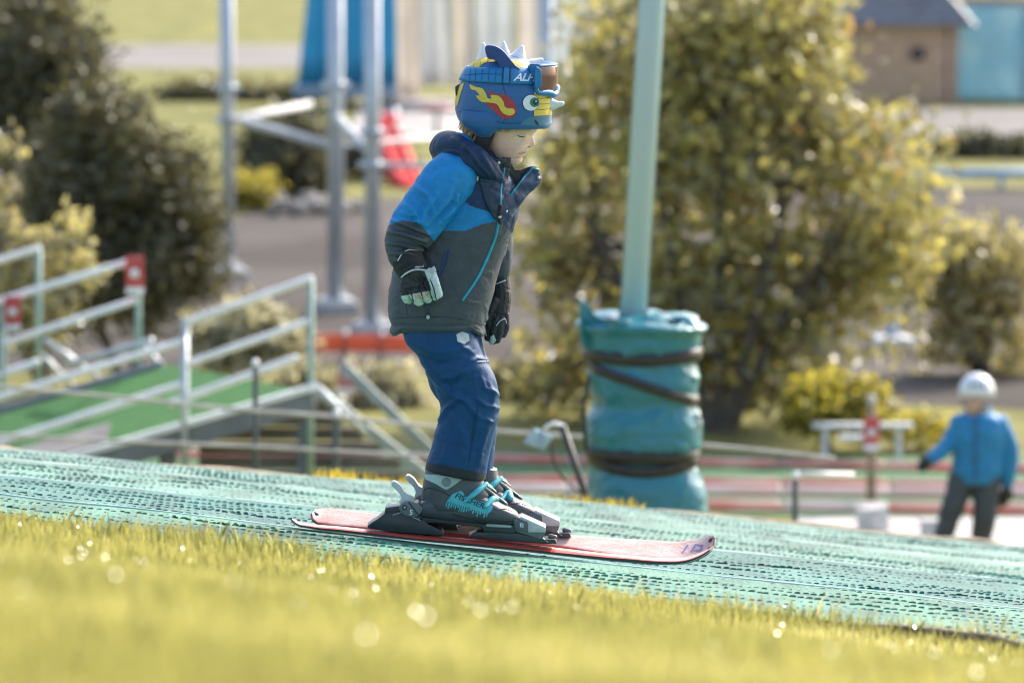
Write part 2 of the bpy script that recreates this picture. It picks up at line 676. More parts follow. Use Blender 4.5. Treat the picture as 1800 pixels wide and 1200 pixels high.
strips = [  # fractions of the width from the near edge, base colour, raised edge
    (-.01, .235, (.15, .36, .26), .020),
    (.235, .50, (.105, .29, .25), .022),
    (.50, .735, (.20, .39, .31), .022),
    (.735, 1.0, (.24, .42, .35), .022)]
mat_leaf = leaf_mat('mat_bristle', .10, .40, .22, (1.1, 1.1, 1.05))
xm = np.arange(-4.2, 4.4, .06)
for k, (f0, f1, c, lift) in enumerate(strips):
    fr = np.linspace(f0, f1, 24)
    X, FR = np.meshgrid(xm, fr)
    Yn, Yf = mat_near(X), mat_far(X)
    wob = .05 * np.sin(X * 1.7 + k) + .03 * np.sin(X * 4.1 + 2 * k)
    Y = Yn + (Yf - Yn) * FR + wob * (1 if k else .6)
    u = (FR - f0) / (f1 - f0)
    Z = hill(X, Y) + .012 + bump_mat(X, Y) + lift * .25 * (np.exp(-(u / .05) ** 2) + np.exp(-((1 - u) / .05) ** 2)) + .001 * k
    nx = len(xm)
    i = np.arange(23 * nx).reshape(23, nx)[:, :-1].ravel()
    m_ = mat('mat_backing_%d' % k, tuple(q * .70 for q in c), .55, scale=7, color2=tuple(q * .34 for q in c), bump=.6, bscale=70, spec=.12, stretch=(1, .12, 1), detail=7)
    st = part('mat_strip', np.stack([X, Y, Z], -1).reshape(-1, 3), np.c_[i, i + 1, i + 1 + nx, i + nx], m_, mat_root)
    # bristle tufts of the strip, in staggered rows across the slope
    depth = float((mat_far(0) - mat_near(0)) * (f1 - f0))
    nrow = max(4, int(depth / .21))
    TX, TY, TR = [], [], []
    for r_i, ff in enumerate(np.linspace(f0 + .012, f1 - .008, nrow)):
        xt = np.arange(-3.3, 3.4, .0195) + (.0098 if r_i % 2 else 0) + rng.normal(0, .002)
        xt = xt + rng.normal(0, .0018, len(xt))
        yt = mat_near(xt) + (mat_far(xt) - mat_near(xt)) * ff + .05 * np.sin(xt * 1.7 + k) + .03 * np.sin(xt * 4.1 + 2 * k) + .06 * noise3(np.c_[xt * 2, 0 * xt + r_i, 0 * xt], 5) + rng.normal(0, .02, len(xt))
        TX.append(xt); TY.append(yt); TR.append(0 * xt + r_i)
    TX, TY, TR = map(np.concatenate, (TX, TY, TR))
    n_ = len(TX)
    streak = fbm(np.c_[TX * 4, TR * 1.7, 0 * TX], 3, 31 + k)
    zb = hill(TX, TY) + .011 + bump_mat(TX, TY) + .001 * k
    hh = np.clip(.0034 + .0028 * streak + rng.normal(0, .0007, n_), .0004, .0085)
    wv = np.clip(.0062 * (1 + .55 * streak) + rng.normal(0, .0008, n_), .002, .0115)
    V = np.empty((n_, 8, 3))
    for q, (a_, y_, h_) in enumerate([(-1, -.2, -.4), (1, -.2, -.4), (1, 0, .7), (.4, .1, 1), (-.5, .1, .95), (-1, 0, .6), (1, 1, -.4), (-1, 1, -.4)]):
        V[:, q] = np.c_[TX + a_ * wv + .0012 * h_, TY + y_ * .012, zb + h_ * hh]
    b0 = np.arange(n_)[:, None] * 8
    F6 = b0 + np.array([0, 1, 2, 3, 4, 5])
    Fq = F6.tolist() + (b0 + np.array([4, 3, 6, 7])).tolist()
    big = fbm(np.c_[TX * 1.3, TY * 1.2, 0 * TX], 2, 77)
    tipc = np.array([(.022, .19, .115), (.018, .145, .12), (.045, .20, .145), (.08, .24, .18)][k])[None] * (1.0 + .5 * big[:, None]) * rng.uniform(.5, 1.5, (n_, 1))
    tipc = np.where((rng.random(n_) < .10)[:, None], np.array([.30, .44, .38]), tipc)
    part('bristles', V.reshape(-1, 3), Fq, mat_leaf, st, False, col=np.repeat(np.clip(tipc, .005, .8), 8, 0), kind='stuff')
    if k:
        xs_ = np.arange(-3.6, 3.7, .05)
        ys_ = mat_near(xs_) + (mat_far(xs_) - mat_near(xs_)) * f0 + .05 * np.sin(xs_ * 1.7 + k) + .03 * np.sin(xs_ * 4.1 + 2 * k)
        Vt, Ft = tube(np.c_[xs_, ys_, hill(xs_, ys_) + .017 + bump_mat(xs_, ys_)], .006 + .0015 * np.sin(np.arange(len(xs_)) * .9), 8, flat=.5)
        part('seam', Vt, Ft, mat('seam_tape', (.50, .66, .60), .4, scale=12, color2=(.30, .52, .44)), mat_root)

# curled-up torn edge of the mat, lower right, brown backing showing
ed_x = np.linspace(.75, 2.2, 60)
Ve, Fe = [], []
for i, x in enumerate(ed_x):
    t = (x - .75) / 1.45
    up = .016 * math.exp(-((t - .14) / .10) ** 2) + .012 * math.exp(-((t - .52) / .20) ** 2) + .003 + .003 * math.sin(x * 23)
    y1 = float(mat_near(x)) + .02
    y0 = y1 - .12 - .03 * math.sin(t * 9) - .22 * t
    z1 = float(hill(x, y1)) + .014
    z0 = float(hill(x, y0))
    for q in range(9):
        s_ = q / 8
        yy = y1 + (y0 - y1) * s_
        zz = z1 + (z0 - z1) * s_ + (up + .012) * math.sin(s_ * math.pi * .55) + .004 * math.sin(x * 31 + q)
        Ve.append((x, yy, zz))
    Ve.append((x, y0 + .006, z0 + up * .9 - .006))
    Ve.append((x, y0 + .07, z0 - .02))
for i in range(59):
    for q in range(10):
        a = i * 11 + q
        Fe.append((a, a + 1, a + 12, a + 11))
part('mat_edge', Ve, Fe, mat('jute_backing', (.30, .24, .16), .95, scale=40, color2=(.15, .12, .08), bump=.9, bscale=120), mat_root, label='curled brown backing of the ski mat lifting off the grass')
ev = np.array(Ve).reshape(60, 11, 3)[:, 8] + np.array([0, 0, .004])
Vt, Ft = tube(ev, .0045 + .0015 * np.sin(np.arange(60) * 1.3), 7)
part('mat_hem', Vt, Ft, mat('frayed_hem', (.42, .33, .24), .9, scale=60, bump=.8, bscale=150), mat_root)

# ------------------------------------------------------------------ grass
grass_m = leaf_mat('grass_blade', .5, .40, .5, (1.15, 1.12, .85))

def blades(x, y, hmin, hmax, wid, pal, rg, zoff=0.0, lean=.35):
    n = len(x)
    z = hill(x, y) + zoff
    P = np.c_[x * 3, y * 3, 0 * x]
    clump = fbm(P, 2, 5)
    h = rg.uniform(hmin, hmax, n) * (1 + .35 * clump)
    a = rg.uniform(0, 2 * np.pi, n)
    d = np.c_[np.cos(a), np.sin(a)]
    b = rg.uniform(0, 2 * np.pi, n)
    l = np.c_[np.cos(b), np.sin(b)] * (lean * h * rg.uniform(.1, 1, n))[:, None]
    w = wid * rg.uniform(.6, 1.3, n)
    V = np.empty((n, 5, 3))
    V[:, 0] = np.c_[x - d[:, 0] * w, y - d[:, 1] * w, z]
    V[:, 1] = np.c_[x + d[:, 0] * w, y + d[:, 1] * w, z]
    V[:, 2] = np.c_[x + d[:, 0] * w * .8 + l[:, 0] * .35, y + d[:, 1] * w * .8 + l[:, 1] * .35, z + h * .6]
    V[:, 3] = np.c_[x + l[:, 0], y + l[:, 1], z + h]
    V[:, 4] = np.c_[x - d[:, 0] * w * .8 + l[:, 0] * .35, y - d[:, 1] * w * .8 + l[:, 1] * .35, z + h * .6]
    pal = np.array(pal)
    t = np.clip(.5 + .42 * fbm(P * .45, 2, 9) + rg.normal(0, .16, n), 0, .999)
    C = pal[(t * len(pal)).astype(int)] * rg.uniform(.8, 1.2, (n, 1))
    return V.reshape(-1, 3), (np.arange(n)[:, None] * 5 + np.arange(5)), np.repeat(np.clip(C, 0, .85), 5, 0)

rg = np.random.default_rng(12)
N = 125000
yy = 6.2 + (13.0 - 6.2) * np.sqrt(rg.random(N) * .85 + .15 * rg.random(N))
yy = rg.uniform(4.2, 13.6, N)
xx = rg.uniform(-1, 1, N) * (.115 * yy + .35)
ok = yy < mat_near(xx) - .02 + rg.normal(0, .05, N)
xx, yy = xx[ok], yy[ok]
edge = np.exp(-(mat_near(xx) - yy) / .5)
pal = [(.235, .235, .085), (.31, .30, .105), (.375, .355, .128), (.43, .40, .155), (.51, .475, .22)]
V, Fc, C = blades(xx, yy, .020, .048, .0019, pal, rg)
g = part('grass', V, Fc, grass_m, None, False, col=C)
g['kind'] = 'stuff'; g['label'] = 'yellow green meadow grass sloping in front of the ski mat'; g['category'] = 'grass'
# dry pale stalks and added glints among the grass
# sparse taller blades growing over the edge of the mat
xe2 = rg.uniform(-1.6, 1.7, 1500); ye2 = mat_near(xe2) + rg.normal(-.12, .16, 1500)
V, Fc, C = blades(xe2, ye2, .030, .066, .0022, pal + [(.50, .36, .20), (.42, .33, .18)], rg, 0, .7)
ge = part('edge_grass', V, Fc, grass_m, None, False, col=C)
ge['kind'] = 'stuff'; ge['label'] = 'sparse taller blades straggling over the near edge of the ski mat'; ge['category'] = 'grass'
n2 = 95
y2 = rg.uniform(5.2, 12.4, n2); x2 = rg.uniform(-1, 1, n2) * (.10 * y2 + .2)
ok = y2 < mat_near(x2) - .1
x2, y2 = x2[ok], y2[ok]; n2 = len(x2)
c2 = np.c_[x2, y2, hill(x2, y2) + rg.uniform(.034, .052, n2)]
# added glint facets, turned so they mirror the sun into the camera
toc = CAM - c2; toc /= np.linalg.norm(toc, axis=1)[:, None]
hv_ = toc + np.array(SUN_DIR)[None]; hv_ /= np.linalg.norm(hv_, axis=1)[:, None]
hv_ = hv_ + rg.normal(0, .10, (n2, 3)); hv_ /= np.linalg.norm(hv_, axis=1)[:, None]
u2 = np.cross(hv_, np.array([1.0, .3, .1])); u2 /= np.linalg.norm(u2, axis=1)[:, None]
w2 = np.cross(hv_, u2)
r2 = rg.uniform(.0014, .0034, n2)[:, None]
V = np.stack([c2 - u2 * r2 * 1.6, c2 + w2 * r2, c2 + u2 * r2 * 1.6, c2 - w2 * r2], 1)
g2 = part('grass_glints', V.reshape(-1, 3), np.arange(n2 * 4).reshape(-1, 4), mat('glint_facet', (.55, .52, .30), .30, spec=.5), None, False)
g2['kind'] = 'stuff'; g2['label'] = 'tiny pale facets added as glints in the meadow grass'; g2['category'] = 'grass'
# grass just over the far edge of the mat and on the bank behind it
n3 = 16000
x3 = rg.uniform(-3.2, 3.4, n3); y3 = mat_far(x3) + .04 + rg.exponential(.9, n3)
patch = fbm(np.c_[x3 * 1.5, 0 * x3, 0 * x3], 2, 41) + .5 * (np.abs(x3 + .75) < .45) > .25
V, Fc, C = blades(x3[patch], y3[patch], .02, .075, .004, [(.20, .18, .05), (.36, .30, .04), (.46, .36, .05)], rg)
g3 = part('bank_grass', V, Fc, grass_m, None, False, col=C)
g3['kind'] = 'stuff'; g3['label'] = 'ragged yellow grass along the far edge of the ski mat'; g3['category'] = 'grass'
# earth lip along the far edge
xe = np.linspace(-4, 4.2, 140)
ye_ = mat_far(xe) + .06
lip = np.c_[xe, ye_, hill(xe, ye_) + .004 + .012 * noise3(np.c_[xe * 5, 0 * xe, 0 * xe], 3)]
V, Fc = tube(lip, .02, 6)
part('earth_lip', V, Fc, mat('dry_earth', (.34, .28, .20), .95, scale=14, color2=(.18, .15, .11)), mat_root)

# ------------------------------------------------------------------ trees and bushes
def foliage(lobes, nleaf, leaf, clump_r, pal, seed, per=26, shell=2.0, vert=.8):
    r = np.random.default_rng(seed)
    vol = np.array([a * b * c for _, (a, b, c) in lobes]) ** .8
    nc = max(8, nleaf // per)
    which = r.choice(len(lobes), nc, p=vol / vol.sum())
    cen = np.array([l[0] for l in lobes])[which]
    rad = np.array([l[1] for l in lobes])[which]
    d = r.normal(size=(nc, 3)); d /= np.linalg.norm(d, axis=1)[:, None]
    rr = r.random(nc) ** (1 / shell) * (1 + .12 * r.normal(size=nc))
    cc = cen + d * rad * rr[:, None]
    L = np.repeat(cc, per, 0) + r.normal(size=(nc * per, 3)) * clump_r * np.array([1, 1, vert])
    n = len(L)
    nrm = r.normal(size=(n, 3)); nrm /= np.linalg.norm(nrm, axis=1)[:, None]
    u = np.cross(nrm, r.normal(size=(n, 3))); u /= np.linalg.norm(u, axis=1)[:, None]
    w = np.cross(nrm, u)
    s_ = leaf * r.uniform(.55, 1.35, (n, 1))
    V = np.empty((n, 6, 3))
    for k, (a, b) in enumerate([(-1, 0), (-.35, .42), (.4, .36), (1, 0), (.4, -.36), (-.35, -.42)]):
        V[:, k] = L + u * a * s_ + w * b * s_ + nrm * (abs(a) ** 2 * .14) * s_
    pal = np.array(pal)
    ci = r.random(nc)
    ci = np.clip(np.repeat(ci, per) * .7 + r.random(n) * .3, 0, .999)
    C = pal[(ci * len(pal)).astype(int)] * r.uniform(.75, 1.25, (n, 1))
    return V.reshape(-1, 3), np.arange(n * 6).reshape(n, 6), np.repeat(np.clip(C, .004, .8), 6, 0)

bark = mat('bark', (.13, .105, .08), .9, scale=12, color2=(.07, .058, .045), bump=.8, bscale=40)

def tree(name, label, cat, base, stems, lobes, nleaf, leaf, clump, pal, seed, lm, group=None, per=26, shell=2.0, twigs=30, tr=.05):
    t = thing(name, label, cat, base, group)
    r = random.Random(seed)
    segs = []
    tops = []
    for sx, sy, sz in stems:
        b = np.array(base); e = b + np.array([sx, sy, sz])
        mid = (b + e) / 2 + np.array([r.uniform(-.12, .12), r.uniform(-.1, .1), 0])
        segs.append(tube([b + np.array([sx * .06, sy * .06, -.05]), mid, e], [tr, tr * .7, tr * .3], 9, m=8))
        tops.append((mid, e))
    for k in range(twigs):
        c, (a, b_, h) = r.choice(lobes)
        mid, e = min(tops, key=lambda q: np.linalg.norm(np.array(c) - q[1]))
        st = mid + (e - mid) * r.uniform(0, .9)
        en = np.array(c) + np.array([r.gauss(0, a * .55), r.gauss(0, b_ * .55), r.gauss(0, h * .55)])
        q = (st + en) / 2 + np.array([0, 0, r.uniform(-.05, .12)])
        segs.append(tube([st, q, en], [tr * .3, tr * .2, tr * .08], 5, m=5))
    V, Fc = join(*segs)
    part('trunk', V, Fc, bark, t)
    V, Fc, C = foliage(lobes, nleaf, leaf, clump, pal, seed, per, shell)
    part('crown', V, Fc, lm, t, False, col=C)
    return t

leafm = leaf_mat('leaf', .45, .36, .6, (1.35, 1.3, .85))
leafd = leaf_mat('dull_leaf', .22, .5, .4, (1.2, 1.15, .6))
olive = [(.14, .135, .095), (.18, .172, .108), (.225, .213, .12), (.275, .258, .128), (.34, .31, .135), (.42, .38, .145)]
dark = [(.068, .066, .047), (.085, .082, .055), (.108, .102, .063), (.135, .126, .072), (.17, .157, .08)]
pale = [(.18, .17, .12), (.28, .27, .20), (.42, .40, .32), (.56, .54, .47), (.12, .11, .08)]
gold = [(.24, .22, .16), (.32, .29, .17), (.40, .36, .20), (.48, .43, .22), (.30, .28, .21)]

def lob(px, py, Y, rx, rz, ry=None, dy=0.0):
    s_ = F / Y
    return (tuple(at(px, py, Y + dy)), (rx / s_, (ry if ry else rx) / s_, rz / s_))

Yt = 41.5
tb = G(1262, 760)
lobes = [lob(1255, 90, Yt, 190, 120, 170), lob(1090, 210, Yt, 110, 120, 150, .4), lob(1020, 330, Yt, 85, 130, 140, .6), lob(985, 480, Yt, 70, 110, 120, .5), lob(1010, 600, Yt, 70, 70, 110, .6),
         lob(1290, 280, Yt, 200, 170, 200), lob(1425, 215, Yt, 105, 130, 150, .2), lob(1540, 330, Yt, 105, 120, 150, .1), lob(1560, 440, Yt, 80, 70, 120, 0), lob(1500, 470, Yt, 110, 110, 150, .1), lob(1250, 480, Yt, 190, 150, 200, .1), lob(1400, 600, Yt, 130, 80, 150), lob(1330, 20, Yt, 150, 70, 150), lob(1150, 590, Yt, 120, 90, 150, .5), lob(1250, 640, Yt, 110, 70, 130), lob(1080, 680, Yt, 75, 45, 100, .5), lob(1370, 690, Yt, 80, 45, 100, .2), lob(960, 680, Yt, 50, 50, 90, .7), lob(1060, 90, Yt, 75, 60, 100, .5), lob(1420, 70, Yt, 60, 60, 100, .3)]
_r = random.Random(9)
for _k in range(30):
    _c, _q = _r.choice(lobes[:18]); _a = _r.uniform(0, 6.283)
    lobes.append(((_c[0] + math.cos(_a) * _q[0] * 1.1, _c[1] + _r.uniform(-.2, .2), _c[2] + math.sin(_a) * _q[2] * 1.1), (_r.uniform(.10, .2),) * 3))
tree('broadleaf_tree', 'large olive and yellow leaved tree filling the middle right behind the padded pole', 'tree', tb,
     [(-.5, .1, 2.2), (.1, .1, 3.1), (.65, 0, 2.4), (-.95, .4, 1.6), (1.0, .1, 1.6)], lobes, 14500, .062, .145, olive + [(.46, .41, .15), (.26, .25, .18), (.36, .23, .13)], 3, leafm, twigs=70, tr=.055, shell=2.4, per=14)
Yr = 45.0
tb = at(1725, 700, Yr); tb[2] = 0
tree('sparse_tree', 'small sparse golden leaved tree at the right edge above the white helmet', 'tree', tb,
     [(-.25, 0, 1.0), (.15, .1, 1.25), (.4, 0, 1.0)], [lob(1700, 430, Yr, 90, 50), lob(1650, 500, Yr, 60, 55), lob(1780, 480, Yr, 70, 70), lob(1640, 600, Yr, 50, 50), lob(1790, 610, Yr, 50, 70), lob(1700, 560, Yr, 70, 70), lob(1600, 480, Yr, 50, 60)], 2600, .055, .11, gold, 8, leafm, twigs=60, tr=.04, per=8)
Yd = 50.0
tb = at(70, 600, Yd); tb[2] = 0
tree('dark_tree', 'tall dark grey green tree in the top left corner', 'tree', tb, [(0, 0, 2.6), (-.3, 0, 3)],
     [lob(60, 60, Yd, 120, 110), lob(20, 180, Yd, 120, 110), lob(130, 110, Yd, 70, 70), lob(-60, 320, Yd, 130, 180), lob(90, 230, Yd, 90, 90)], 16000, .045, .10, dark + [(.11, .10, .06), (.16, .15, .09)], 21, leafd, twigs=30)
Yb = 44.0
tb = at(230, 640, Yb); tb[2] = 0
tree('yew_bush', 'big rounded dark evergreen bush behind the sloping railings', 'bush', tb, [(0, 0, 1.2), (-.3, .1, 1.1), (.3, 0, .9)],
     [lob(240, 330, Yb, 120, 130), lob(170, 220, Yb, 90, 90), lob(320, 400, Yb, 78, 95), lob(250, 480, Yb, 120, 110), lob(130, 380, Yb, 110, 160), lob(60, 500, Yb, 110, 120), lob(345, 480, Yb, 45, 60)], 22000, .040, .085, dark + [(.13, .11, .035)], 22, leafd, twigs=20)
Yg = 38.5
tb = at(60, 660, Yg); tb[2] = 0
tree('golden_shrub', 'pale shrub with golden leaves at the left edge in front of the dark trees', 'bush', tb, [(-.1, 0, 1.0), (.12, 0, .8)],
     [lob(15, 260, Yg, 22, 45), lob(0, 350, Yg, 45, 50), lob(50, 430, Yg, 60, 50), lob(125, 400, Yg, 45, 35), lob(140, 480, Yg, 30, 40), lob(40, 510, Yg, 75, 55), lob(80, 570, Yg, 60, 50)], 1300, .045, .055, gold + [(.34, .31, .2), (.46, .42, .3)], 23, leafm, twigs=70, tr=.022, per=9)
for k, (px, py, rx, rz, Yk, n_, lb) in enumerate([(430, 590, 95, 62, 42, 3200, 'pale silvery bush showing between the rails beside the green ramp'),
                                              (545, 672, 60, 42, 42.5, 1500, 'small pale bush right of the tall railing post'),
                                              (670, 690, 95, 48, 43, 3000, 'silvery bush under the orange barrier behind the skier'),
                                              (900, 690, 75, 60, 43.5, 2200, 'dull low bush between the skier and the padded pole')]):
    tb = at(px, 700, Yk); tb[2] = 0
    tree('silver_bush', lb, 'bush', tb, [(0, 0, .35), (.12, 0, .3), (-.12, 0, .3)], [lob(px, py, Yk, rx, rz), lob(px - rx * .5, py + 25, Yk, rx * .6, rz * .8), lob(px + rx * .5, py + 20, Yk, rx * .6, rz * .8)], n_, .045, .06, pale if k < 3 else dark + pale[:2], 40 + k, leafm, 'low bushes along the yard edge', twigs=16, tr=.018)
tb = at(1465, 750, 39.9); tb[2] = 0
tree('yellow_shrub', 'bright yellow green shrub beside the wooden sign post', 'bush', tb, [(0, 0, .3), (.1, 0, .3)], [lob(1465, 700, 39.9, 80, 45), lob(1420, 730, 39.9, 50, 35), lob(1530, 740, 40.1, 60, 30), lob(1630, 755, 40.2, 60, 22)], 2600, .04, .05, [(.34, .29, .05), (.46, .40, .07), (.26, .23, .05), (.14, .13, .04)], 51, leafm, twigs=14, tr=.018)
for k, (px, py, rx, rz, Yk, n_, pl, lb, nm) in enumerate([
        (505, 275, 75, 85, 63, 5200, dark, 'dark shrub standing between the first and second steel poles', 'dark_shrub'),
        (640, 290, 70, 70, 66, 3800, dark, 'dark shrub under the blue tower between the steel poles', 'dark_shrub'),
        (432, 335, 30, 32, 61, 900, [(.40, .35, .08), (.32, .28, .07)], 'small sunny yellow bush beside the first steel pole', 'yellow_bush'),
        (1740, 268, 110, 24, 69, 4200, dark, 'clipped dark hedge above the pale blue rail', 'hedge'),
        (420, 165, 150, 20, 80, 2600, dark + olive[:3], 'low straggling hedge along the field behind the first steel pole', 'hedge')]):
    tb = at(px, py + rz, Yk); tb[2] = 0
    tree(nm, lb, 'hedge' if nm == 'hedge' else 'bush', tb, [(0, 0, .3), (.2, 0, .3)], [lob(px, py, Yk, rx, rz, max(30, rz)), lob(px - rx * .5, py + rz * .2, Yk, rx * .6, rz * .8, max(25, rz)), lob(px + rx * .5, py + rz * .2, Yk, rx * .6, rz * .8, max(25, rz))], n_, .055, .10, pl, 60 + k, leafd if pl is dark else leafm, None, twigs=10, tr=.03)

# ------------------------------------------------------------------ buildings far behind
planks = mat('larch_boards', (.50, .32, .235), .8, scale=3, color2=(.38, .24, .17), bump=.3, stretch=(1, 1, 6))
shing = mat('grey_shingle', (.20, .20, .22), .7, scale=5, color2=(.13, .13, .15))
Yh = 79.0
hb = at(1592, 180, Yh); hb[2] = 0
hut = thing('wooden_hut', 'small wooden hut with grey shingled roof and round window, top right', 'hut', hb)
s_ = F / Yh
hw = 92 / s_
for k in range(9):      # upright wall boards
    x0 = hb[0] - hw + (2 * hw) * k / 9
    V, Fc = boxv((x0 + hw / 9, Yh, .58), (2 * hw / 9 - .012, .04, 1.16), 0, .006)
    part('board', V, Fc, planks, hut)
for sx in (-1, 1):
    for k in range(5):
        V, Fc = boxv((hb[0] + sx * (hw - .03), Yh + .15 + .27 * k, .58), (.04, .255, 1.16), 0, .006)
        part('board', V, Fc, planks, hut)
wz = 5 - Yh * math.tan(PITCH + math.atan((95 - 600) / F))
wx = hb[0] + 20 / s_
V, Fc = cyl((wx, Yh - .035, wz), (wx, Yh - .022, wz), .105, 20)
win = part('window', V, Fc, mat('dark_pane', (.05, .055, .06), .15), hut)
th = np.linspace(0, 2 * np.pi, 25)
V, Fc = tube(np.c_[wx + .11 * np.cos(th), np.full(25, Yh - .035), wz + .11 * np.sin(th)], .018, 6, roundcap=False)
part('frame', V, Fc, planks, win)
ez = 5 - Yh * math.tan(PITCH + math.atan((42 - 600) / F))
for k in range(9):      # shingle courses, front slope of a hipped roof
    t0, t1 = k / 9, (k + 1.25) / 9
    def ring(t, lift):
        w_ = (hw + .2) * (1 - .75 * t)
        d_ = (.95) * (1 - .75 * t)
        z_ = ez - .02 + .95 * t + lift
        return [(hb[0] - w_, Yh + .68 - d_, z_), (hb[0] + w_, Yh + .68 - d_, z_), (hb[0] + w_, Yh + .68 + d_, z_), (hb[0] - w_, Yh + .68 + d_, z_)]
    V = ring(t0, .03) + ring(t1, .012) + ring(t0, .0)
    Fc = [(i, (i + 1) % 4, 4 + (i + 1) % 4, 4 + i) for i in range(4)] + [(8 + i, 8 + (i + 1) % 4, (i + 1) % 4, i) for i in range(4)]
    part('shingle_course', V, Fc, shing, hut, False)
V, Fc = beam((hb[0] + hw + .21, Yh - .27, ez - .02), (hb[0] + (hw + .2) * .45, Yh + .2, ez + .62), .05, .04)
part('ridge_board', V, Fc, mat('pale_ridge', (.7, .66, .6), .5), hut)

# blue tarpaulin wall
Yw = 80.0
b0 = at(1745, 180, Yw); s_ = F / Yw
bw = thing('blue_wall', 'weathered light blue tarpaulin wall in the top right corner', 'wall', (b0[0] + .7, Yw, 0))
zt = 5 - Yw * math.tan(PITCH + math.atan((6 - 600) / F))
zb_ = 5 - Yw * math.tan(PITCH + math.atan((178 - 600) / F))
nx, nz = 40, 20
V = []
for j in range(nz):
    for i in range(nx):
        u = i / (nx - 1); w = j / (nz - 1)
        xl = at(1648 + 22 * w, 90, Yw)[0]
        x = xl + u * 2.6
        V.append((x, Yw + .03 * math.sin(u * 23) + .02 * math.sin(w * 9 + u * 5), zb_ + (zt - zb_) * w + .015 * math.sin(u * 9)))
Fc = [(j * nx + i, j * nx + i + 1, (j + 1) * nx + i + 1, (j + 1) * nx + i) for j in range(nz - 1) for i in range(nx - 1)]
tp = part('tarpaulin', V, Fc, sheet_mat('faded_blue', (.28, .48, .58), .5, (.42, .57, .63), 2.2, .55), bw)
md = tp.modifiers.new('s', 'SOLIDIFY'); md.thickness = .01
for u in (0.02, 1.3, 2.55):
    V, Fc = beam((at(1650, 90, Yw)[0] + u, Yw + .1, 0), (at(1650, 90, Yw)[0] + u, Yw + .1, zt + .05), .07, .07)
    part('post', V, Fc, planks, bw)
V, Fc = beam((at(1640, 0, Yw)[0], Yw + .02, zt + .04), (at(1640, 0, Yw)[0] + 2.7, Yw + .02, zt + .04), .08, .08)
part('top_beam', V, Fc, planks, bw)

# pale netting screen in the middle
Yc = 80.0
cx0, cx1 = at(690, 100, Yc)[0], at(1090, 100, Yc)[0]
cab = thing('netting_screen', 'tall screen of pale beige and grey netting behind the helmet', 'screen', ((cx0 + cx1) / 2, Yc, 0))
for a, b, cl, lo in [(686, 738, (.80, .74, .67), 225), (738, 800, (.72, .72, .71), 150), (800, 838, (.78, .74, .68), 160), (838, 905, (.72, .74, .73), 170), (905, 960, (.78, .74, .69), 165), (960, 1030, (.72, .75, .74), 170), (1030, 1090, (.76, .72, .67), 165)]:
    xa, xb = at(a, 100, Yc)[0], at(b, 100, Yc)[0]
    z0 = max(.03, at(a, lo, Yc)[2]); V = []
    for j_ in range(10):
        for i_ in range(12):
            u, w = i_ / 11, j_ / 9
            V.append((xa + (xb - xa - .01) * u + .03 * math.sin(w * 3 + a), Yc + .05 * math.sin(u * 9 + a) + .03 * math.sin(w * 4 + u * 3), z0 + (2.6 - z0) * w))
    o = part('net_panel', V, [(j_ * 12 + i_, j_ * 12 + i_ + 1, (j_ + 1) * 12 + i_ + 1, (j_ + 1) * 12 + i_) for j_ in range(9) for i_ in range(11)], sheet_mat('net_%d' % a, cl, .55, scale=1.5), cab)
    o.modifiers.new('s', 'SOLIDIFY').thickness = .004
for px in (688, 840, 960, 1088):
    x_ = at(px, 100, Yc)[0]
    V, Fc = cyl((x_, Yc + .12, 0), (x_, Yc + .12, 2.7), .03, 10)
    part('post', V, Fc, MATS['galvanised'] if 'galvanised' in MATS else mat('galvanised', (.50, .54, .58), .38, scale=6, color2=(.42, .46, .50), metal=.35), cab)
V, Fc = beam((cx0, Yc + .12, 2.72), (cx1, Yc + .12, 2.72), .06, .06)
part('top_beam', V, Fc, MATS['galvanised'], cab)

# blue slide tower
Yl = 78.0
tw = thing('blue_tower', 'tall blue canvas covered tower behind the steel poles', 'tower', (at(610, 170, Yl)[0], Yl + .5, 0))
bluec = sheet_mat('blue_canvas', (.05, .33, .53), .5, (.07, .38, .58), 1.8, .5)
zb_ = 5 - Yl * math.tan(PITCH + math.atan((150 - 600) / F))
for k in range(5):      # upright canvas panels, leaning in towards the top
    x0 = np.array([524 + 35 * k, 524 + 35 * (k + 1) - 1.0]); x1 = np.array([541 + 31 * k, 541 + 31 * (k + 1) - 1.0])
    a0, a1 = at(x0[0], 150, Yl)[0], at(x0[1], 150, Yl)[0]
    c0, c1 = at(x1[0], 0, Yl)[0], at(x1[1], 0, Yl)[0]
    V = []
    for j in range(6):
        w_ = j / 5 * 1.35
        for i in range(7):
            u = i / 6
            V.append((a0 + (c0 - a0) * w_ + u * ((a1 - a0) + ((c1 - c0) - (a1 - a0)) * w_), Yl - .04 * math.sin(u * math.pi), zb_ + 1.25 * w_))
    Fc = [(j * 7 + i, j * 7 + i + 1, (j + 1) * 7 + i + 1, (j + 1) * 7 + i) for j in range(5) for i in range(6)]
    o = part('panel', V, Fc, bluec, tw)
    md = o.modifiers.new('s', 'SOLIDIFY'); md.thickness = -.02
for px in (548, 672):
    x_ = at(px, 100, Yl)[0]
    V, Fc = beam((x_, Yl + .6, 0), (x_, Yl + .6, 2.6), .07, .07)
    part('post', V, Fc, MATS['galvanised'], tw)
V, Fc = boxv((at(606, 160, Yl)[0], Yl + .4, zb_ - .08), (1.42, 1.0, .17), 0, .02)
part('skirt', V, Fc, mat('grey_blue_skirt', (.22, .30, .38), .6), tw)
for px in (530, 610, 690):
    V, Fc = boxv((at(px, 170, Yl)[0], Yl + .4, .09), (.1, .8, .2), 0, .01)
    part('foot', V, Fc, mat('dark_metal', (.06, .06, .065), .5), tw)

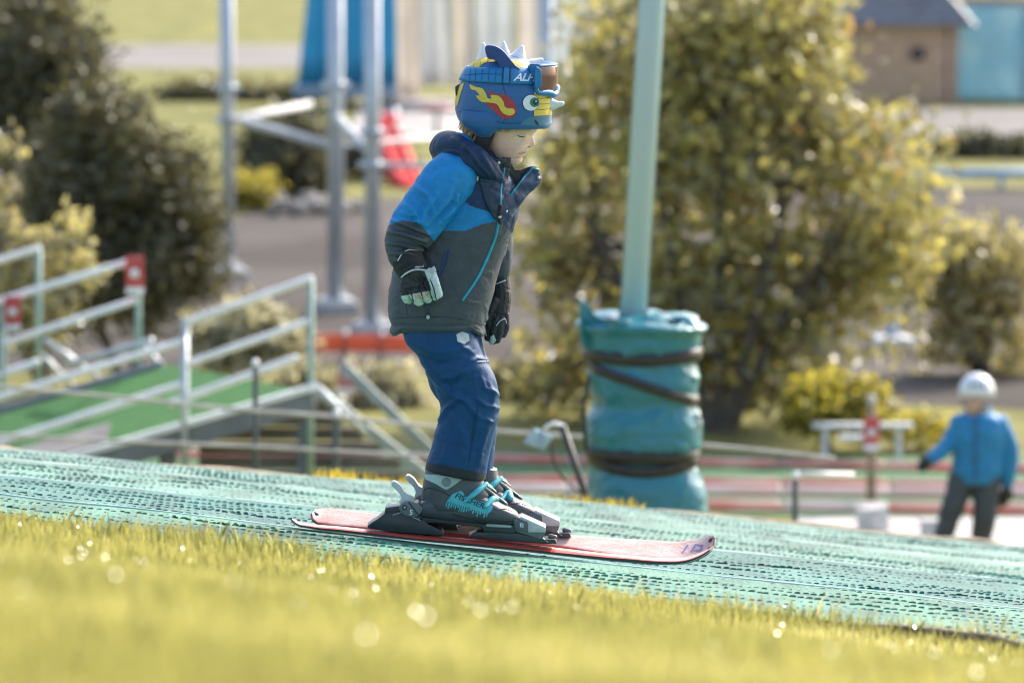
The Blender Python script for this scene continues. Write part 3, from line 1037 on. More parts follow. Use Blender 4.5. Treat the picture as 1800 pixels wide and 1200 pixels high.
# red playground slide
sl = thing('red_slide', 'red playground slide descending behind the third steel pole', 'slide', (at(700, 345, 64)[0], 65, 0))
pth = np.array([at(662, 215, 66), at(682, 240, 65.6), at(700, 285, 65), at(718, 325, 64.4), at(748, 345, 63.9)])
V, Fc = tube(pth, [.15, .18, .20, .20, .16], 12, m=16, flat=.5, up=(.3, -.8, .4))
part('chute', V, Fc, mat('red_plastic', (.62, .03, .03), .6, scale=2, spec=.2), sl)
for dx in (-.13, .13):
    V, Fc = tube(pth + np.array([dx * .8, -.06, .07]), .035, 8, m=16)
    part('side_rim', V, Fc, MATS['red_plastic'], sl)
V, Fc = cyl((at(662, 215, 66)[0], 66.05, 0), at(662, 200, 66.05), .05)
part('post', V, Fc, mat('galvanised', (.50, .54, .58), .38, scale=6, color2=(.42, .46, .50), metal=.35), sl)
V, Fc = cyl((at(692, 300, 66)[0], 66.05, 0), at(692, 190, 66.05), .05)
part('post', V, Fc, MATS['galvanised'], sl)
V, Fc = boxv(at(677, 205, 66.15), (.34, .4, .05), 0, .01)
part('platform', V, Fc, MATS['red_plastic'], sl)

# round red table
rt = at(768, 200, 72.5); rt[2] = 0
tt = thing('round_table', 'small round red topped table left of the helmet back', 'table', rt)
zt = at(768, 186, 72.5)[2]
V, Fc = tube([(rt[0], rt[1], zt - .05), (rt[0], rt[1], zt - .04), (rt[0], rt[1], zt), (rt[0], rt[1], zt + .02)], [.20, .25, .25, .16], 24, roundcap=False)
part('top', V, Fc, mat('red_top', (.42, .17, .15), .3), tt)
V, Fc = cyl((rt[0], rt[1], 0), (rt[0], rt[1], zt - .03), .035)
part('leg', V, Fc, MATS['galvanised'], tt)

# pale blue rail at the right
rl = thing('blue_rail', 'pale blue pipe rail below the dark hedge at right', 'rail', at(1720, 330, 64))
rl.location.z = 0
V, Fc = cyl(at(1615, 306, 64), at(1900, 303, 64), .055)
part('rail', V, Fc, mat('pale_blue_paint', (.42, .56, .66), .4), rl)
for px in (1640, 1760, 1880):
    p_ = at(px, 305, 64)
    V, Fc = cyl((p_[0], 64, 0), (p_[0], 64, p_[2] - .04), .035)
    part('post', V, Fc, MATS['pale_blue_paint'], rl)

# ------------------------------------------------------------------ steel pole frame
galv = MATS['galvanised']
concrete = mat('concrete', (.46, .45, .43), .85, scale=7, color2=(.36, .35, .34), bump=.3)
st = thing('steel_frame', 'three tall grey steel poles with diagonal braces on concrete footings', 'steel frame', (at(560, 545, 50)[0], 50, 0))
poles = [(400, 495, 53, 12.5), (590, 545, 50, 14.5), (655, 580, 47.9, 14.5)]
for px, pb, Yp, rpx in poles:
    r_ = rpx / (F / Yp)
    x_ = at(px, 300, Yp)[0]
    V, Fc = cyl((x_, Yp, .12), (x_, Yp, 3.6), r_, 20)
    part('pole', V, Fc, galv, st)
    V, Fc = boxv((x_, Yp, .045), (.34, .34, .12), .3, .02)
    ft = part('footing', V, Fc, concrete, st)
    V, Fc = boxv((x_, Yp, .118), (.27, .27, .022), .3, .004)
    part('base_plate', V, Fc, mat('zinc_plate', (.68, .70, .72), .35, metal=.3), ft)
    for a in (.5, 2.1, 3.6, 5.2):
        V, Fc = cyl((x_ + .10 * math.cos(a), Yp + .10 * math.sin(a), .125), (x_ + .10 * math.cos(a), Yp + .10 * math.sin(a), .17), .016, 6)
        part('bolt', V, Fc, MATS['zinc_plate'], ft)
def collar(px, py, Yp, r_):
    c = at(px, py, Yp)
    V, Fc = cyl(c - np.array([0, 0, .03]), c + np.array([0, 0, .03]), r_, 18)
    o = part('collar', V, Fc, galv, st)
    for sx in (-1, 1):
        V, Fc = boxv(c + np.array([sx * (r_ + .012), -.02, 0]), (.05, .06, .055), 0, .01)
        part('clamp', V, Fc, MATS['zinc_plate'], o)
for px, py, Yp in [(400, 155, 53), (400, 212, 53), (590, 150, 50), (655, 232, 47.9), (655, 290, 47.9)]:
    collar(px, py, Yp, .085)
for (a, Ya), (b, Yb_), r_ in [(((402, 212), 53), ((545, 183), 60), .035), (((404, 206), 52.95), ((588, 258), 50), .038), (((592, 205), 50), ((653, 272), 47.9), .042), (((600, 256), 50), ((810, 238), 56), .024), (((657, 290), 47.9), ((960, 294), 50), .026)]:
    V, Fc = cyl(at(a[0], a[1], Ya), at(b[0], b[1], Yb_), r_, 12)
    part('brace', V, Fc, mat('brace_steel', (.56, .58, .60), .6, scale=6, spec=.3), st)
tr_ = at(960, 290, 50)
V, Fc = cyl((tr_[0], 50, 0), (tr_[0], 50, 3.6), .06, 14)
part('pole', V, Fc, galv, st)

# heap of pale rubble on the yard
rr_ = random.Random(12)
segs = []
for k in range(46):
    q = G(rr_.gauss(545, 42), 372 + rr_.uniform(-6, 10))
    s__ = rr_.uniform(.05, .16)
    Vb, Fb = boxv((q[0], q[1], s__ * .3 + rr_.uniform(0, .10)), (s__ * rr_.uniform(.8, 1.5), s__, s__ * .8), rr_.uniform(0, 3), s__ * .22)
    segs.append((Vb, Fb))
Vb, Fb = join(*segs)
o = single('rubble_heap', Vb, Fb, mat('pale_rubble', (.34, .32, .29), .9, scale=5, color2=(.22, .20, .18)), 'heap of pale rubble between the first and second steel poles', 'rubble', G(545, 375))
o['kind'] = 'stuff'
# orange barrier
ob = thing('orange_barrier', 'low orange red barrier board behind the silvery bushes', 'barrier', (at(610, 640, 46)[0], 46, 0))
for k in range(4):
    xa, xb = at(480 + 64 * k, 600, 46)[0], at(480 + 64 * (k + 1) - 2, 600, 46)[0]
    z1 = 5 - 46 * math.tan(PITCH + math.atan((585 + 1.2 * k - 600) / F))
    V, Fc = boxv(((xa + xb) / 2, 46, z1 / 2 + .04), (xb - xa, .04, z1 - .08), 0, .008)
    part('board', V, Fc, sheet_mat('orange_plastic', (.70, .25, .15), .45, (.64, .20, .12), 3, .5), ob)
    V, Fc = cyl((xb, 46.04, 0), (xb, 46.04, z1 + .03), .02, 8)
    part('post', V, Fc, galv, ob)
lp = thing('lamp_post', 'pale blue post on a white foot glimpsed through the tree', 'post', (at(1567, 660, 47)[0], 47, 0))
V, Fc = cyl((lp.location.x, 47, .05), (lp.location.x, 47, .62), .05, 14)
part('post', V, Fc, MATS['pale_blue_paint'], lp)
V, Fc = boxv((lp.location.x, 47, .05), (.34, .34, .1), .2, .02)
part('foot', V, Fc, mat('white_stone', (.7, .7, .7), .6), lp)

# ------------------------------------------------------------------ lane barriers
redp = sheet_mat('red_pad', (.80, .33, .27), .4, (.84, .58, .52), 2.5, .25)  # pinkish white sun glare put into the pads' colour
whitep = sheet_mat('white_pad', (.84, .76, .74), .4, (.80, .62, .58), 2.5, .3)
for k, (pl, pr, h_, m_, lb) in enumerate([(884, 906, .075, redp, 'front row of red pads along the nearest green lane'),
                                      (862, 877, .075, whitep, 'row of whitish pads in the middle of the green lanes'),
                                      (842, 860, .055, redp, 'row of red pads just behind the whitish pads'),
                                      (803, 833, .065, redp, 'rearmost row of red pads beside the yellow grass')]):
    p0, p1 = G(-300, pl - (pr - pl) * .3), G(1950, pr)
    lb_o = thing('lane_barrier', lb, 'barrier', (p0 + p1) / 2)
    n_ = 12
    for i in range(n_):
        a = p0 + (p1 - p0) * (i / n_); b = p0 + (p1 - p0) * ((i + 1) / n_ - .006)
        r_ = .5 * h_
        V, Fc = tube([a + np.array([0, 0, r_]), b + np.array([0, 0, r_])], [r_, r_], 10)
        part('pad', V, Fc, m_ if (i % 3 or k != 0) else whitep, lb_o)

# concrete blocks, post with sign, bench rail
for px, py, w_, d_, h_, a, lb in [(1536, 936, .15, .20, .16, .35, 'tilted concrete block on the pale pad left of the other one'), (1637, 958, .10, .18, .16, .1, 'concrete block beside the leg of the person in blue')]:
    p_ = G(px, py, .012)
    V, Fc = boxv((0, 0, h_ / 2), (w_, d_, h_), a, .012)
    ca, sa = math.cos(-.12), math.sin(-.12)
    V = np.c_[V[:, 0] * ca + V[:, 2] * sa, V[:, 1], -V[:, 0] * sa + V[:, 2] * ca] + p_ + np.array([0, 0, .008])
    single('concrete_block', V, Fc, mat('grey_block', (.60, .58, .54), .7, scale=9, bump=.3), lb, 'block', p_)
p_ = G(1531, 893)
pw = thing('sign_post', 'weathered wooden post carrying a small red and white sign', 'post', p_)
zt = at(1531, 706, p_[1])[2]
V, Fc = cyl(p_, (p_[0], p_[1], zt), .030, 10)
part('post', V, Fc, mat('grey_wood', (.30, .22, .15), .9, scale=8, bump=.5), pw)
V, Fc = tube([(p_[0], p_[1], zt), (p_[0], p_[1], zt + .02)], [.034, .034], 10)
part('cap', V, Fc, mat('pale_wood', (.55, .5, .4), .6), pw)
def sign(parent, px, py0, py1, w_px, Y, tilt=0.0):
    c = at(px, (py0 + py1) / 2, Y); s__ = F / Y
    h_ = (py1 - py0) / s__; w_ = w_px / s__
    V, Fc = boxv(c, (w_, .012, h_), 0, .004)
    o = part('sign_plate', V, Fc, mat('sign_red', (.48, .07, .065), .5), parent)
    V, Fc = boxv(c + np.array([0, -.009, -h_ * .40]), (w_ * .98, .006, h_ * .18), 0, .002)
    part('white_band', V, Fc, mat('sign_white', (.78, .78, .78), .5), o)
    V, Fc = cyl(c + np.array([0, -.013, h_ * .05]), c + np.array([0, -.007, h_ * .05]), w_ * .26, 16)
    part('white_disc', V, Fc, MATS['sign_white'], o)
    return o
sign(pw, 1532, 733, 792, 28, p_[1] - .05)
bn = thing('white_bench', 'low white slatted bench glaring in the sun behind the sign post', 'bench', G(1520, 790))
for (xa, xb, py, Y) in [(1428, 1605, 747, 39.4), (1476, 1538, 768, 39.25)]:
    V, Fc = beam(at(xa, py, Y), at(xb, py, Y), .10, .028)
    part('slat', V, Fc, mat('white_paint', (.8, .8, .78), .35), bn)
for px in (1450, 1580):
    q = at(px, 750, 39.42)
    V, Fc = beam((q[0], 39.42, 0), (q[0], 39.42, q[2] - .01), .04, .04)
    part('leg', V, Fc, MATS['white_paint'], bn)

# ------------------------------------------------------------------ ramp with railings, left
Yn, Yf = 31.0, 32.4
ramp = thing('ramp', 'sloping green carpeted ramp with grey rubber patches at the left', 'ramp', (at(250, 800, Yn)[0], 31.8, 0))
def rp(px, py, Y):
    return at(px, py, Y)
n0, n1 = rp(60, 832, Yn), rp(548, 692, Yn)
f0, f1 = np.array([n0[0], Yf, n0[2]]), np.array([n1[0], Yf, n1[2]])
up = np.array([0, 0, 1.0])
def ramp_pt(u, w, lift=0.0):
    p = n0 + (n1 - n0) * u
    return np.array([p[0] - .88 * w, Yn + (Yf - Yn) * w, p[2] + lift])
def ramp_quad(name, us, ws, lift, m_, par, th=.012):
    V = []
    for u, w in zip(us, ws):
        V.append(ramp_pt(u, w, lift))
    for u, w in zip(us, ws):
        V.append(ramp_pt(u, w, lift - th))
    n_ = len(us)
    Fc = [list(range(n_)), list(range(2 * n_ - 1, n_ - 1, -1))] + [(i, n_ + i, n_ + (i + 1) % n_, (i + 1) % n_) for i in range(n_)]
    return part(name, V, Fc, m_, par, False)
ramp_quad('deck', [-.5, 1, 1, -.5], [0, 0, 1, 1], -.004, mat('grey_deck', (.28, .27, .26), .8), ramp, .05)
ramp_quad('carpet', [-.5, 1, 1, -.5], [.03, .03, .97, .97], .012, mat('green_turf', (.035, .14, .030), .95, scale=7, color2=(.05, .18, .04), bump=.8, bscale=130), ramp)
for us, ws in [([-.35, .12, .22, -.25], [.42, .42, .78, .78]), ([-.05, .32, .46, .02], [.12, .12, .36, .36]), ([-.5, -.12, -.08, -.5], [.10, .10, .36, .36])]:
    ramp_quad('rubber_patch', us, ws, .022, mat('grey_rubber', (.22, .20, .19), .8, scale=5, bump=.3), ramp)
for w in (-.01, 1.01):
    V, Fc = beam(ramp_pt(-.5, w, -.03), ramp_pt(1.0, w, -.03), .05, .13)
    part('stringer', V, Fc, mat('stringer_steel', (.16, .18, .20), .5, scale=4), ramp)
V, Fc = beam(ramp_pt(-.5, -.025, .045), ramp_pt(1.0, -.025, .045), .06, .035)
part('kerb_rail', V, Fc, mat('bright_zinc', (.82, .83, .83), .35, scale=6, var=.05), ramp)
for u in (.1, .5, .98):
    for w in (.02, .98):
        q = ramp_pt(u, w, -.06)
        V, Fc = beam((q[0], q[1], 0), q, .06, .06)
        part('leg', V, Fc, mat('dark_steel', (.13, .15, .16), .5), ramp)
zinc = MATS['bright_zinc']
greenp = mat('green_post', (.22, .36, .30), .5, scale=5, color2=(.30, .42, .38))

def railing(label, Y, rails, posts, r_=.021, braces=()):
    x_ = at(rails[0][1][0], 700, Y)[0]
    o = thing('railing', label, 'railing', (x_, Y, 0), 'galvanised railings of the ramp')
    for a, b in rails:
        V, Fc = tube([at(a[0], a[1], Y), at(b[0], b[1], Y)], [r_, r_], 12)
        part('rail', V, Fc, zinc, o)
    for px, py0, py1, m_ in posts:
        V, Fc = cyl(at(px, py0, Y), at(px, py1, Y), .019, 12)
        part('post', V, Fc, m_, o)
    for a, b, Yb_ in braces:
        V, Fc = cyl(at(a[0], a[1], Y), at(b[0], b[1], Yb_), .018, 10)
        part('brace', V, Fc, galv, o)
    return o
railing('long near railing running down to the left edge, two rails', Yn - .06, [((-80, 722), (322, 600)), ((-80, 802), (318, 676))], [(324, 590, 850, galv), (-40, 705, 900, galv)])
railing('near railing with three rails rising to the tall post at the ramp head', Yn - .02, [((327, 567), (546, 490)), ((327, 640), (543, 565)), ((300, 708), (520, 629))], [(326, 560, 850, galv), (546, 489, 850, greenp)], braces=[((548, 672), (640, 760), Yn + .1)])
ra = railing('middle railing with a red sign on its end post in front of the dark bush', Yf + .06, [((-40, 541), (244, 455)), ((5, 604), (240, 527)), ((-40, 672), (66, 636))], [(243, 453, 690, greenp), (5, 525, 760, greenp)], braces=[((246, 600), (330, 700), Yf + .4), ((120, 640), (268, 598), Yf - .3)])
sign(ra, 237, 449, 518, 32, Yf - .02)
sign(ra, 22, 520, 582, 28, Yf - .02)
railing('farthest railing, a short top rail at the left edge', Yf + 1.3, [((-60, 474), (68, 437))], [(68, 437, 690, greenp)], braces=[((80, 598), (180, 668), Yf + 1.5), ((68, 620), (140, 690), Yf + 1.6)])

# stair flank with dark planks
sf = thing('stair_flank', 'dark plank side of a stair with diagonal steel stringers left of the skier', 'stairs', (at(640, 830, 31.5)[0], 31.5, 0))
for k, (py, xa, xb) in enumerate([(712, 350, 575), (737, 350, 602), (762, 350, 640), (787, 350, 672), (812, 350, 705), (838, 350, 738), (866, 350, 770)]):
    V, Fc = beam(at(xa, py, 31.45 + .02 * (k % 2)), at(xb, py, 31.45 + .02 * (k % 2)), .05, .068, .008)
    part('plank', V, Fc, mat('dark_plank', (.105, .095, .085), .85, scale=4, color2=(.15, .14, .13), bump=.4), sf)
for a, b, Y_ in [((556, 684), (770, 850), 31.36), ((600, 640), (760, 795), 32.4)]:
    V, Fc = beam(at(a[0], a[1], Y_), at(b[0], b[1], Y_), .05, .06)
    part('stringer', V, Fc, mat('grey_green_steel', (.30, .35, .33), .5), sf)
for px in (545, 590):
    V, Fc = beam(at(px, 690, 31.38), at(px, 880, 31.38), .04, .04)
    part('post', V, Fc, MATS['dark_steel'], sf)
rs = thing('stake_sign', 'small red sign with white disc on a stake before the silvery bush', 'sign', G(609, 748))
V, Fc = cyl(G(609, 748), at(609, 660, gy(748)), .012, 8)
part('stake', V, Fc, galv, rs)
sign(rs, 609, 638, 690, 30, gy(748) - .03)

# rope fence behind the mat
rf = thing('rope_fence', 'two slack pale ropes on thin dark posts behind the mat', 'fence', (at(700, 860, 27)[0], 27, float(hill(-.5, 27))))
for pts, r_ in [([(-60, 674), (140, 692), (450, 722), (560, 730), (720, 746), (1000, 766), (1260, 784), (1466, 805)], .0095), ([(-60, 760), (140, 772), (450, 785), (590, 792), (760, 802)], .0085)]:
    P_ = np.array([at(a, b, 27) for a, b in pts])
    V, Fc = tube(P_, r_, 8, m=60)
    part('rope', V, Fc, mat('grey_rope', (.52, .50, .46), .8), rf)
for px, py, Y_ in [(449, 640, 27.03), (592, 728, 27.03), (1398, 838, 27.03)]:
    q = at(px, py, Y_)
    V, Fc = tube([(q[0], Y_, float(hill(q[0], Y_)) - .05), q], [.015, .014], 10)
    o = part('post', V, Fc, mat('dark_green_steel', (.07, .095, .10), .45), rf)
    V, Fc = tube([q, q + np.array([0, 0, .012])], [.019, .019], 10)
    part('cap', V, Fc, zinc, o)
V, Fc = cyl(at(1396, 832, 27.03), at(1500, 834, 27.2), .012, 8)
part('arm', V, Fc, zinc, rf)

# leaning pole with a pale blue flag
q0 = at(1040, 905, 24); q0[2] = float(hill(q0[0], 24))
lpz = thing('leaning_pole', 'leaning black pole with a pale blue flag beside the padded pole', 'pole', q0)
d_ = at(988, 748, 24) - at(1036, 890, 24)
top = at(988, 748, 24)
V, Fc = cyl(top - d_ * (top[2] - q0[2]) / d_[2], top, .016, 10)
part('pole', V, Fc, mat('black_rubber', (.035, .035, .035), .5), lpz)
V, Fc = tube([top, at(975, 744, 24), at(958, 752, 24)], [.010, .009, .008], 8, m=8)
part('arm', V, Fc, zinc, lpz)
fl = np.array([[940 + 28 * u - 16 * w + 4, 752 + 12 * u + 26 * w + 2] for w in np.linspace(0, 1, 8) for u in np.linspace(-.2, 1, 8)])
V = at(fl[:, 0], fl[:, 1], 24.0); V[:, 1] += .02 * np.sin(fl[:, 0] * .2)
Fc = [(j * 8 + i, j * 8 + i + 1, (j + 1) * 8 + i + 1, (j + 1) * 8 + i) for j in range(7) for i in range(7)]
o = part('flag', V, Fc, mat('pale_blue_cloth', (.36, .50, .60), .7), lpz)
o.modifiers.new('s', 'SOLIDIFY').thickness = .006
V, Fc = tube([at(968, 770, 24.05), at(975, 815, 24.05), at(1000, 850, 24.05), at(1024, 868, 24.02)], .006, 6, m=14)
part('cable', V, Fc, MATS['black_rubber'], lpz)

# ------------------------------------------------------------------ padded pole
Yp = 25.0
sp = F / Yp
pc = at(1140, 700, Yp); ax = np.array([pc[0], Yp])
zbase = float(hill(pc[0], Yp))
pole = thing('lift_pole', 'tall leaning mint green steel pole rising out of the teal padding', 'pole', (pc[0], Yp, zbase))
ptop, pmid = at(1156, -160, Yp), at(1113, 560, Yp)
dirp = (ptop - pmid) / (ptop[2] - pmid[2])
V, Fc = cyl(pmid + dirp * (zbase - pmid[2]), ptop + dirp * 2.0, 22 / sp, 28)
part('shaft', V, Fc, mat('mint_paint', (.32, .53, .49), .42, scale=1.2, color2=(.40, .50, .53), bump=.1, stretch=(6, 6, .5)), pole)
for sx in (-1, 1):
    o_ = np.array([sx * 23.2 / sp, 0, 0])
    V, Fc = cyl(pmid + o_, ptop + dirp * 2.0 + o_, .004, 6)
    part('cable', V, Fc, mat('grey_cable', (.4, .45, .45), .5), pole)
rows = [(556, 1040, 1215), (560, 1024, 1230), (585, 1022, 1231), (612, 1026, 1229), (632, 1036, 1222), (655, 1030, 1228), (690, 1036, 1226), (704, 1042, 1222), (740, 1030, 1232), (775, 1028, 1234), (800, 1036, 1224), (815, 1038, 1224), (850, 1036, 1238), (900, 1040, 1246), (1045, 1044, 1252)]
R = np.array(rows, float)
t = np.linspace(556, 1045, 130); n_ = 110
X = spline(R[:, 0], R[:, 1:], t)
a = np.linspace(0, 2 * np.pi, n_, endpoint=False)
ca = np.sign(np.cos(a)) * np.abs(np.cos(a)) ** (2 / 2.7); sa = np.sign(np.sin(a)) * np.abs(np.sin(a)) ** (2 / 2.7)
PX = (X[:, :1] + X[:, 1:]) / 2 + (X[:, 1:] - X[:, :1]) / 2 * ca
V = at(PX, t[:, None] + 6 * np.maximum(ca, 0) * smoothstep(700, 560, t)[:, None], Yp)
V[..., 1] += (X[:, 1:] - X[:, :1]) / 2 * .95 / sp * sa
V = V.reshape(-1, 3)
Fc = ring_faces(130, n_)
V = crumple(V, Fc, [(a_, b_ * .8, c_ * 1.7) for a_, b_, c_ in [([(1120, 720), (1165, 750), (1150, 790)], 9, 14), ([(1100, 735), (1150, 775), (1170, 800)], 8, 11), ([(1180, 650), (1130, 690), (1060, 690)], 10, 10), ([(1040, 690), (1100, 700), (1160, 690)], 6, -10), ([(1075, 600), (1120, 590), (1180, 612)], 9, 9), ([(1060, 860), (1090, 910)], 14, 12), ([(1190, 850), (1215, 910)], 12, 12), ([(1045, 740), (1075, 800)], 9, 10), ([(1190, 720), (1160, 790)], 8, 10), ([(1070, 660), (1110, 650)], 7, 7), ([(1180, 570), (1150, 600), (1190, 620)], 8, 9), ([(1050, 640), (1090, 660), (1110, 690)], 5, 10), ([(1200, 640), (1170, 670), (1175, 700)], 5, 10), ([(1130, 700), (1110, 745), (1125, 790)], 5, 12), ([(1205, 740), (1185, 770), (1150, 780)], 5, 11), ([(1130, 820), (1150, 870), (1120, 905)], 8, 12), ([(1060, 575), (1090, 600), (1070, 622)], 5, 9), ([(1140, 585), (1150, 610), (1120, 622)], 5, 9), ([(1215, 590), (1195, 612)], 5, 9), ([(1045, 840), (1075, 870), (1060, 905)], 6, 9), ([(1200, 690), (1160, 735)], 5, -9)]], 5.5, 60, 17, .6)
teal = mat('teal_tarpaulin', (.014, .18, .205), .34, scale=3.2, color2=(.018, .175, .25), bump=.12, bscale=30, spec=.6)
pad = thing('pole_padding', 'teal tarpaulin padding strapped round the foot of the lift pole', 'padding', (pc[0], Yp, zbase))
cover = part('cover', V, Fc, teal, pad)
pb = bvh_of((V, Fc))
# gathered top: puckered collar round the shaft and an ear of fabric standing up at the left
tp_ = []
nn = 72
for j in range(5):
    w = j / 4
    for i in range(nn):
        b_ = 2 * math.pi * i / nn
        rr = (96 * (1 - w) + 30 * w) * (1 + .05 * math.sin(b_ * 7 + 2) * (1 - .5 * w) + .03 * math.sin(b_ * 13))
        c_ = at(1127 - 12 * w, 562 - 7 * w, Yp)
        tp_.append(c_ + np.array([math.cos(b_) * rr / sp, math.sin(b_) * rr * .9 / sp, .018 * math.sin(b_ * 5 + j) * (1 - w) + .012 * math.sin(w * 3.1) + .006]))
part('top_flap', tp_, ring_faces(5, nn, False), teal, pad)
ear = [(1022, 606), (1019, 532), (1034, 537), (1050, 556), (1078, 560), (1112, 562), (1060, 584), (1040, 610)]
V2, Fe2 = fill2d([smooth_poly(ear, 4)], 9)
Ve = at(V2[:, 0], V2[:, 1], Yp - .18 + .0 * V2[:, 0]); Ve[:, 1] += .05 * np.sin((V2[:, 0] - 1020) * .07) - .0009 * (V2[:, 0] - 1020)
o = part('fabric_ear', Ve, Fe2, teal, pad)
o.modifiers.new('s', 'SOLIDIFY').thickness = .006
V2, Fe2 = fill2d([smooth_poly([(1140, 561), (1185, 556), (1215, 566), (1232, 580), (1205, 586), (1170, 572)], 4)], 9)
Ve = at(V2[:, 0], V2[:, 1], Yp - .19 + 0 * V2[:, 0]); Ve[:, 1] += .004 * (581 - V2[:, 1]) ; Ve[:, 2] += .01 * np.sin(V2[:, 0] * .11)
o = part('loose_flap', Ve, Fe2, teal, pad)
o.modifiers.new('s', 'SOLIDIFY').thickness = .005
strapm = mat('black_strap', (.028, .027, .027), .5, scale=20, bump=.2)
def strap(pyf, w_px, a0=0, a1=2 * math.pi):
    P_ = []
    k = 90
    for i in range(k):
        b_ = a0 + (a1 - a0) * i / (k - 1)
        d = np.array([math.cos(b_), math.sin(b_)])
        py = pyf(b_)
        z_ = at(1130, py, Yp)[2] - .14 * (d[1] * .22) * -1 * .0
        o_ = Vector((ax[0] - .02 + d[0] * 1.5, ax[1] + d[1] * 1.5, z_ + .0))
        h_, nr, _, _ = pb.ray_cast(o_, Vector((-d[0], -d[1], 0)))
        if h_ is None:
            continue
        P_.append(np.array(h_) + np.array([d[0], d[1], 0]) * .006)
    P_ = np.array(P_)
    V_, F_ = [], []
    hw_ = w_px * 1.3 / sp / 2
    for p in P_:
        d = p[:2] - ax; d /= np.linalg.norm(d)
        for dz, do in ((-hw_, 0), (-hw_, .006), (0, .008), (hw_, .006), (hw_, 0)):
            V_.append((p[0] + d[0] * do, p[1] + d[1] * do, p[2] + dz))
    for i in range(len(P_) - 1):
        for q in range(4):
            F_.append((i * 5 + q, i * 5 + q + 1, i * 5 + q + 6, i * 5 + q + 5))
    return part('strap', V_, F_, strapm, pad)
# angle 3/2 pi faces the camera, pi is left, 0 is right
strap(lambda b: 620 + 3 * math.sin(b * 3), 17)
strap(lambda b: 668 - 34 * math.cos(b + math.pi) if True else 0, 14)
strap(lambda b: 792 + 3 * math.cos(b), 17)
strap(lambda b: 808 - 10 * math.cos(2 * b) if math.pi < b < 2 * math.pi else 798, 16)
V, Fc = boxv(at(1224, 745, Yp - .06), (.035, .12, .11), 0, .01)
part('ratchet', V, Fc, mat('ratchet_metal', (.45, .5, .48), .35, metal=.4), pad)
V, Fc = tube([at(1036, 660, Yp - .15), at(1026, 720, Yp - .16), at(1030, 790, Yp - .16)], .010, 8, m=12)
part('strap_tail', V, Fc, strapm, pad)

# ------------------------------------------------------------------ person in blue on the pad
Y1 = 34.0
def A(px, py, dy=0.0):
    return at(px, py, Y1 + dy)
s1 = F / Y1
skin = mat('skin', (.50, .33, .25), .5, scale=20, var=.06)
foot_z = .0
body = fuse([tube([A(1690, 835), A(1668, 910), A(1646, 990)], [.055, .045, .035], 12, m=10), tube([A(1732, 835), A(1726, 915), A(1718, 992)], [.055, .045, .035], 12, m=10),
             tube([A(1712, 842), A(1716, 790), A(1718, 740)], [.085, .09, .075], 16, m=10), tube([A(1718, 745), A(1716, 720), A(1713, 706)], [.034, .03, .035], 12, m=8),
             tube([A(1708, 722, -.055), A(1710, 708, -.05), A(1714, 694, -.02), A(1716, 682)], [.038, .05, .06, .055], 14, m=10), tube([A(1706, 711, -.095), A(1704, 717, -.105)], [.010, .012], 8),
             tube([A(1685, 745), A(1662, 785), A(1634, 810)], [.036, .03, .022], 10, m=10), tube([A(1757, 745), A(1776, 800), A(1768, 862)], [.036, .03, .022], 10, m=10), tube([A(1690, 748), A(1757, 748)], [.04, .04], 10)], .008, 3)
pb_loc = at(1690, 1010, Y1); pb_loc[2] = .012
p2 = single('person', body[0], body[1], skin, 'person in white helmet, bright blue jacket and dark trousers standing on the pale pad', 'person', pb_loc)
bjk = mat('blue_softshell', (.012, .19, .42), .55, scale=9, color2=(.014, .22, .46), bump=.2)
rows = [(725, 1690, 1748, 20), (731, 1682, 1758, 26), (740, 1674, 1768, 30), (760, 1672, 1770, 34), (800, 1674, 1766, 34), (830, 1672, 1762, 35), (848, 1680, 1752, 32)]
R = np.array(rows, float)
t = np.linspace(725, 848, 60)
X = spline(R[:, 0], R[:, 1:], t)
a = np.linspace(0, 2 * np.pi, 48, endpoint=False)
PX = (X[:, :1] + X[:, 1:2]) / 2 + (X[:, 1:2] - X[:, :1]) / 2 * np.cos(a)
V = at(PX, t[:, None] + 0 * PX, Y1); V[..., 1] += X[:, 2:3] / s1 * np.sin(a)
tors = (V.reshape(-1, 3), ring_faces(60, 48))
jk = fuse([tors, tube([A(1686, 742, -.02), A(1662, 786, -.05), A(1638, 806, -.10)], [.058, .05, .040], 14, m=14), tube([A(1757, 742), A(1777, 798), A(1771, 852)], [.058, .05, .040], 14, m=14)], .008, 4)
Vj = crumple(jk[0], jk[1], [([(1690, 760), (1720, 790), (1700, 815)], 6, 8), ([(1745, 765), (1722, 800)], 6, 7), ([(1690, 830), (1740, 820)], 5, 6), ([(1665, 770), (1680, 790)], 4, 5)], 5, 60, 5, .3)
jo = part('jacket', Vj, jk[1], bjk, p2)
V, Fc = tube([A(1698, 722, -.02), A(1706, 738, -.08), A(1714, 756, -.115), A(1728, 736, -.07), A(1740, 719, -.01), A(1722, 714, .05), A(1698, 722, -.02)], .011, 10, m=30)
part('collar', V, Fc, bjk, jo)
mat('navy_cloth', (.02, .03, .06), .6)
Vk, Fk = fill2d([[(1702, 726), (1735, 722), (1728, 738), (1714, 757), (1706, 740)]], 6)
Vk = at(Vk[:, 0], Vk[:, 1], Y1 - .105); Vk[:, 1] += .06 * smoothstep(757, 722, project(Vk)[1])
o_ = part('neck_skin', Vk, Fk, mat('neck_brown', (.28, .19, .15), .8), p2)  # brown sheet added as the bare neck skin in the open collar
o_.modifiers.new('s', 'SOLIDIFY').thickness = .01
V, Fc = tube([A(1716, 735, -.105), A(1715, 790, -.125), A(1714, 842, -.12)], .005, 6, m=14)
part('zip', V, Fc, MATS['navy_cloth'], jo)
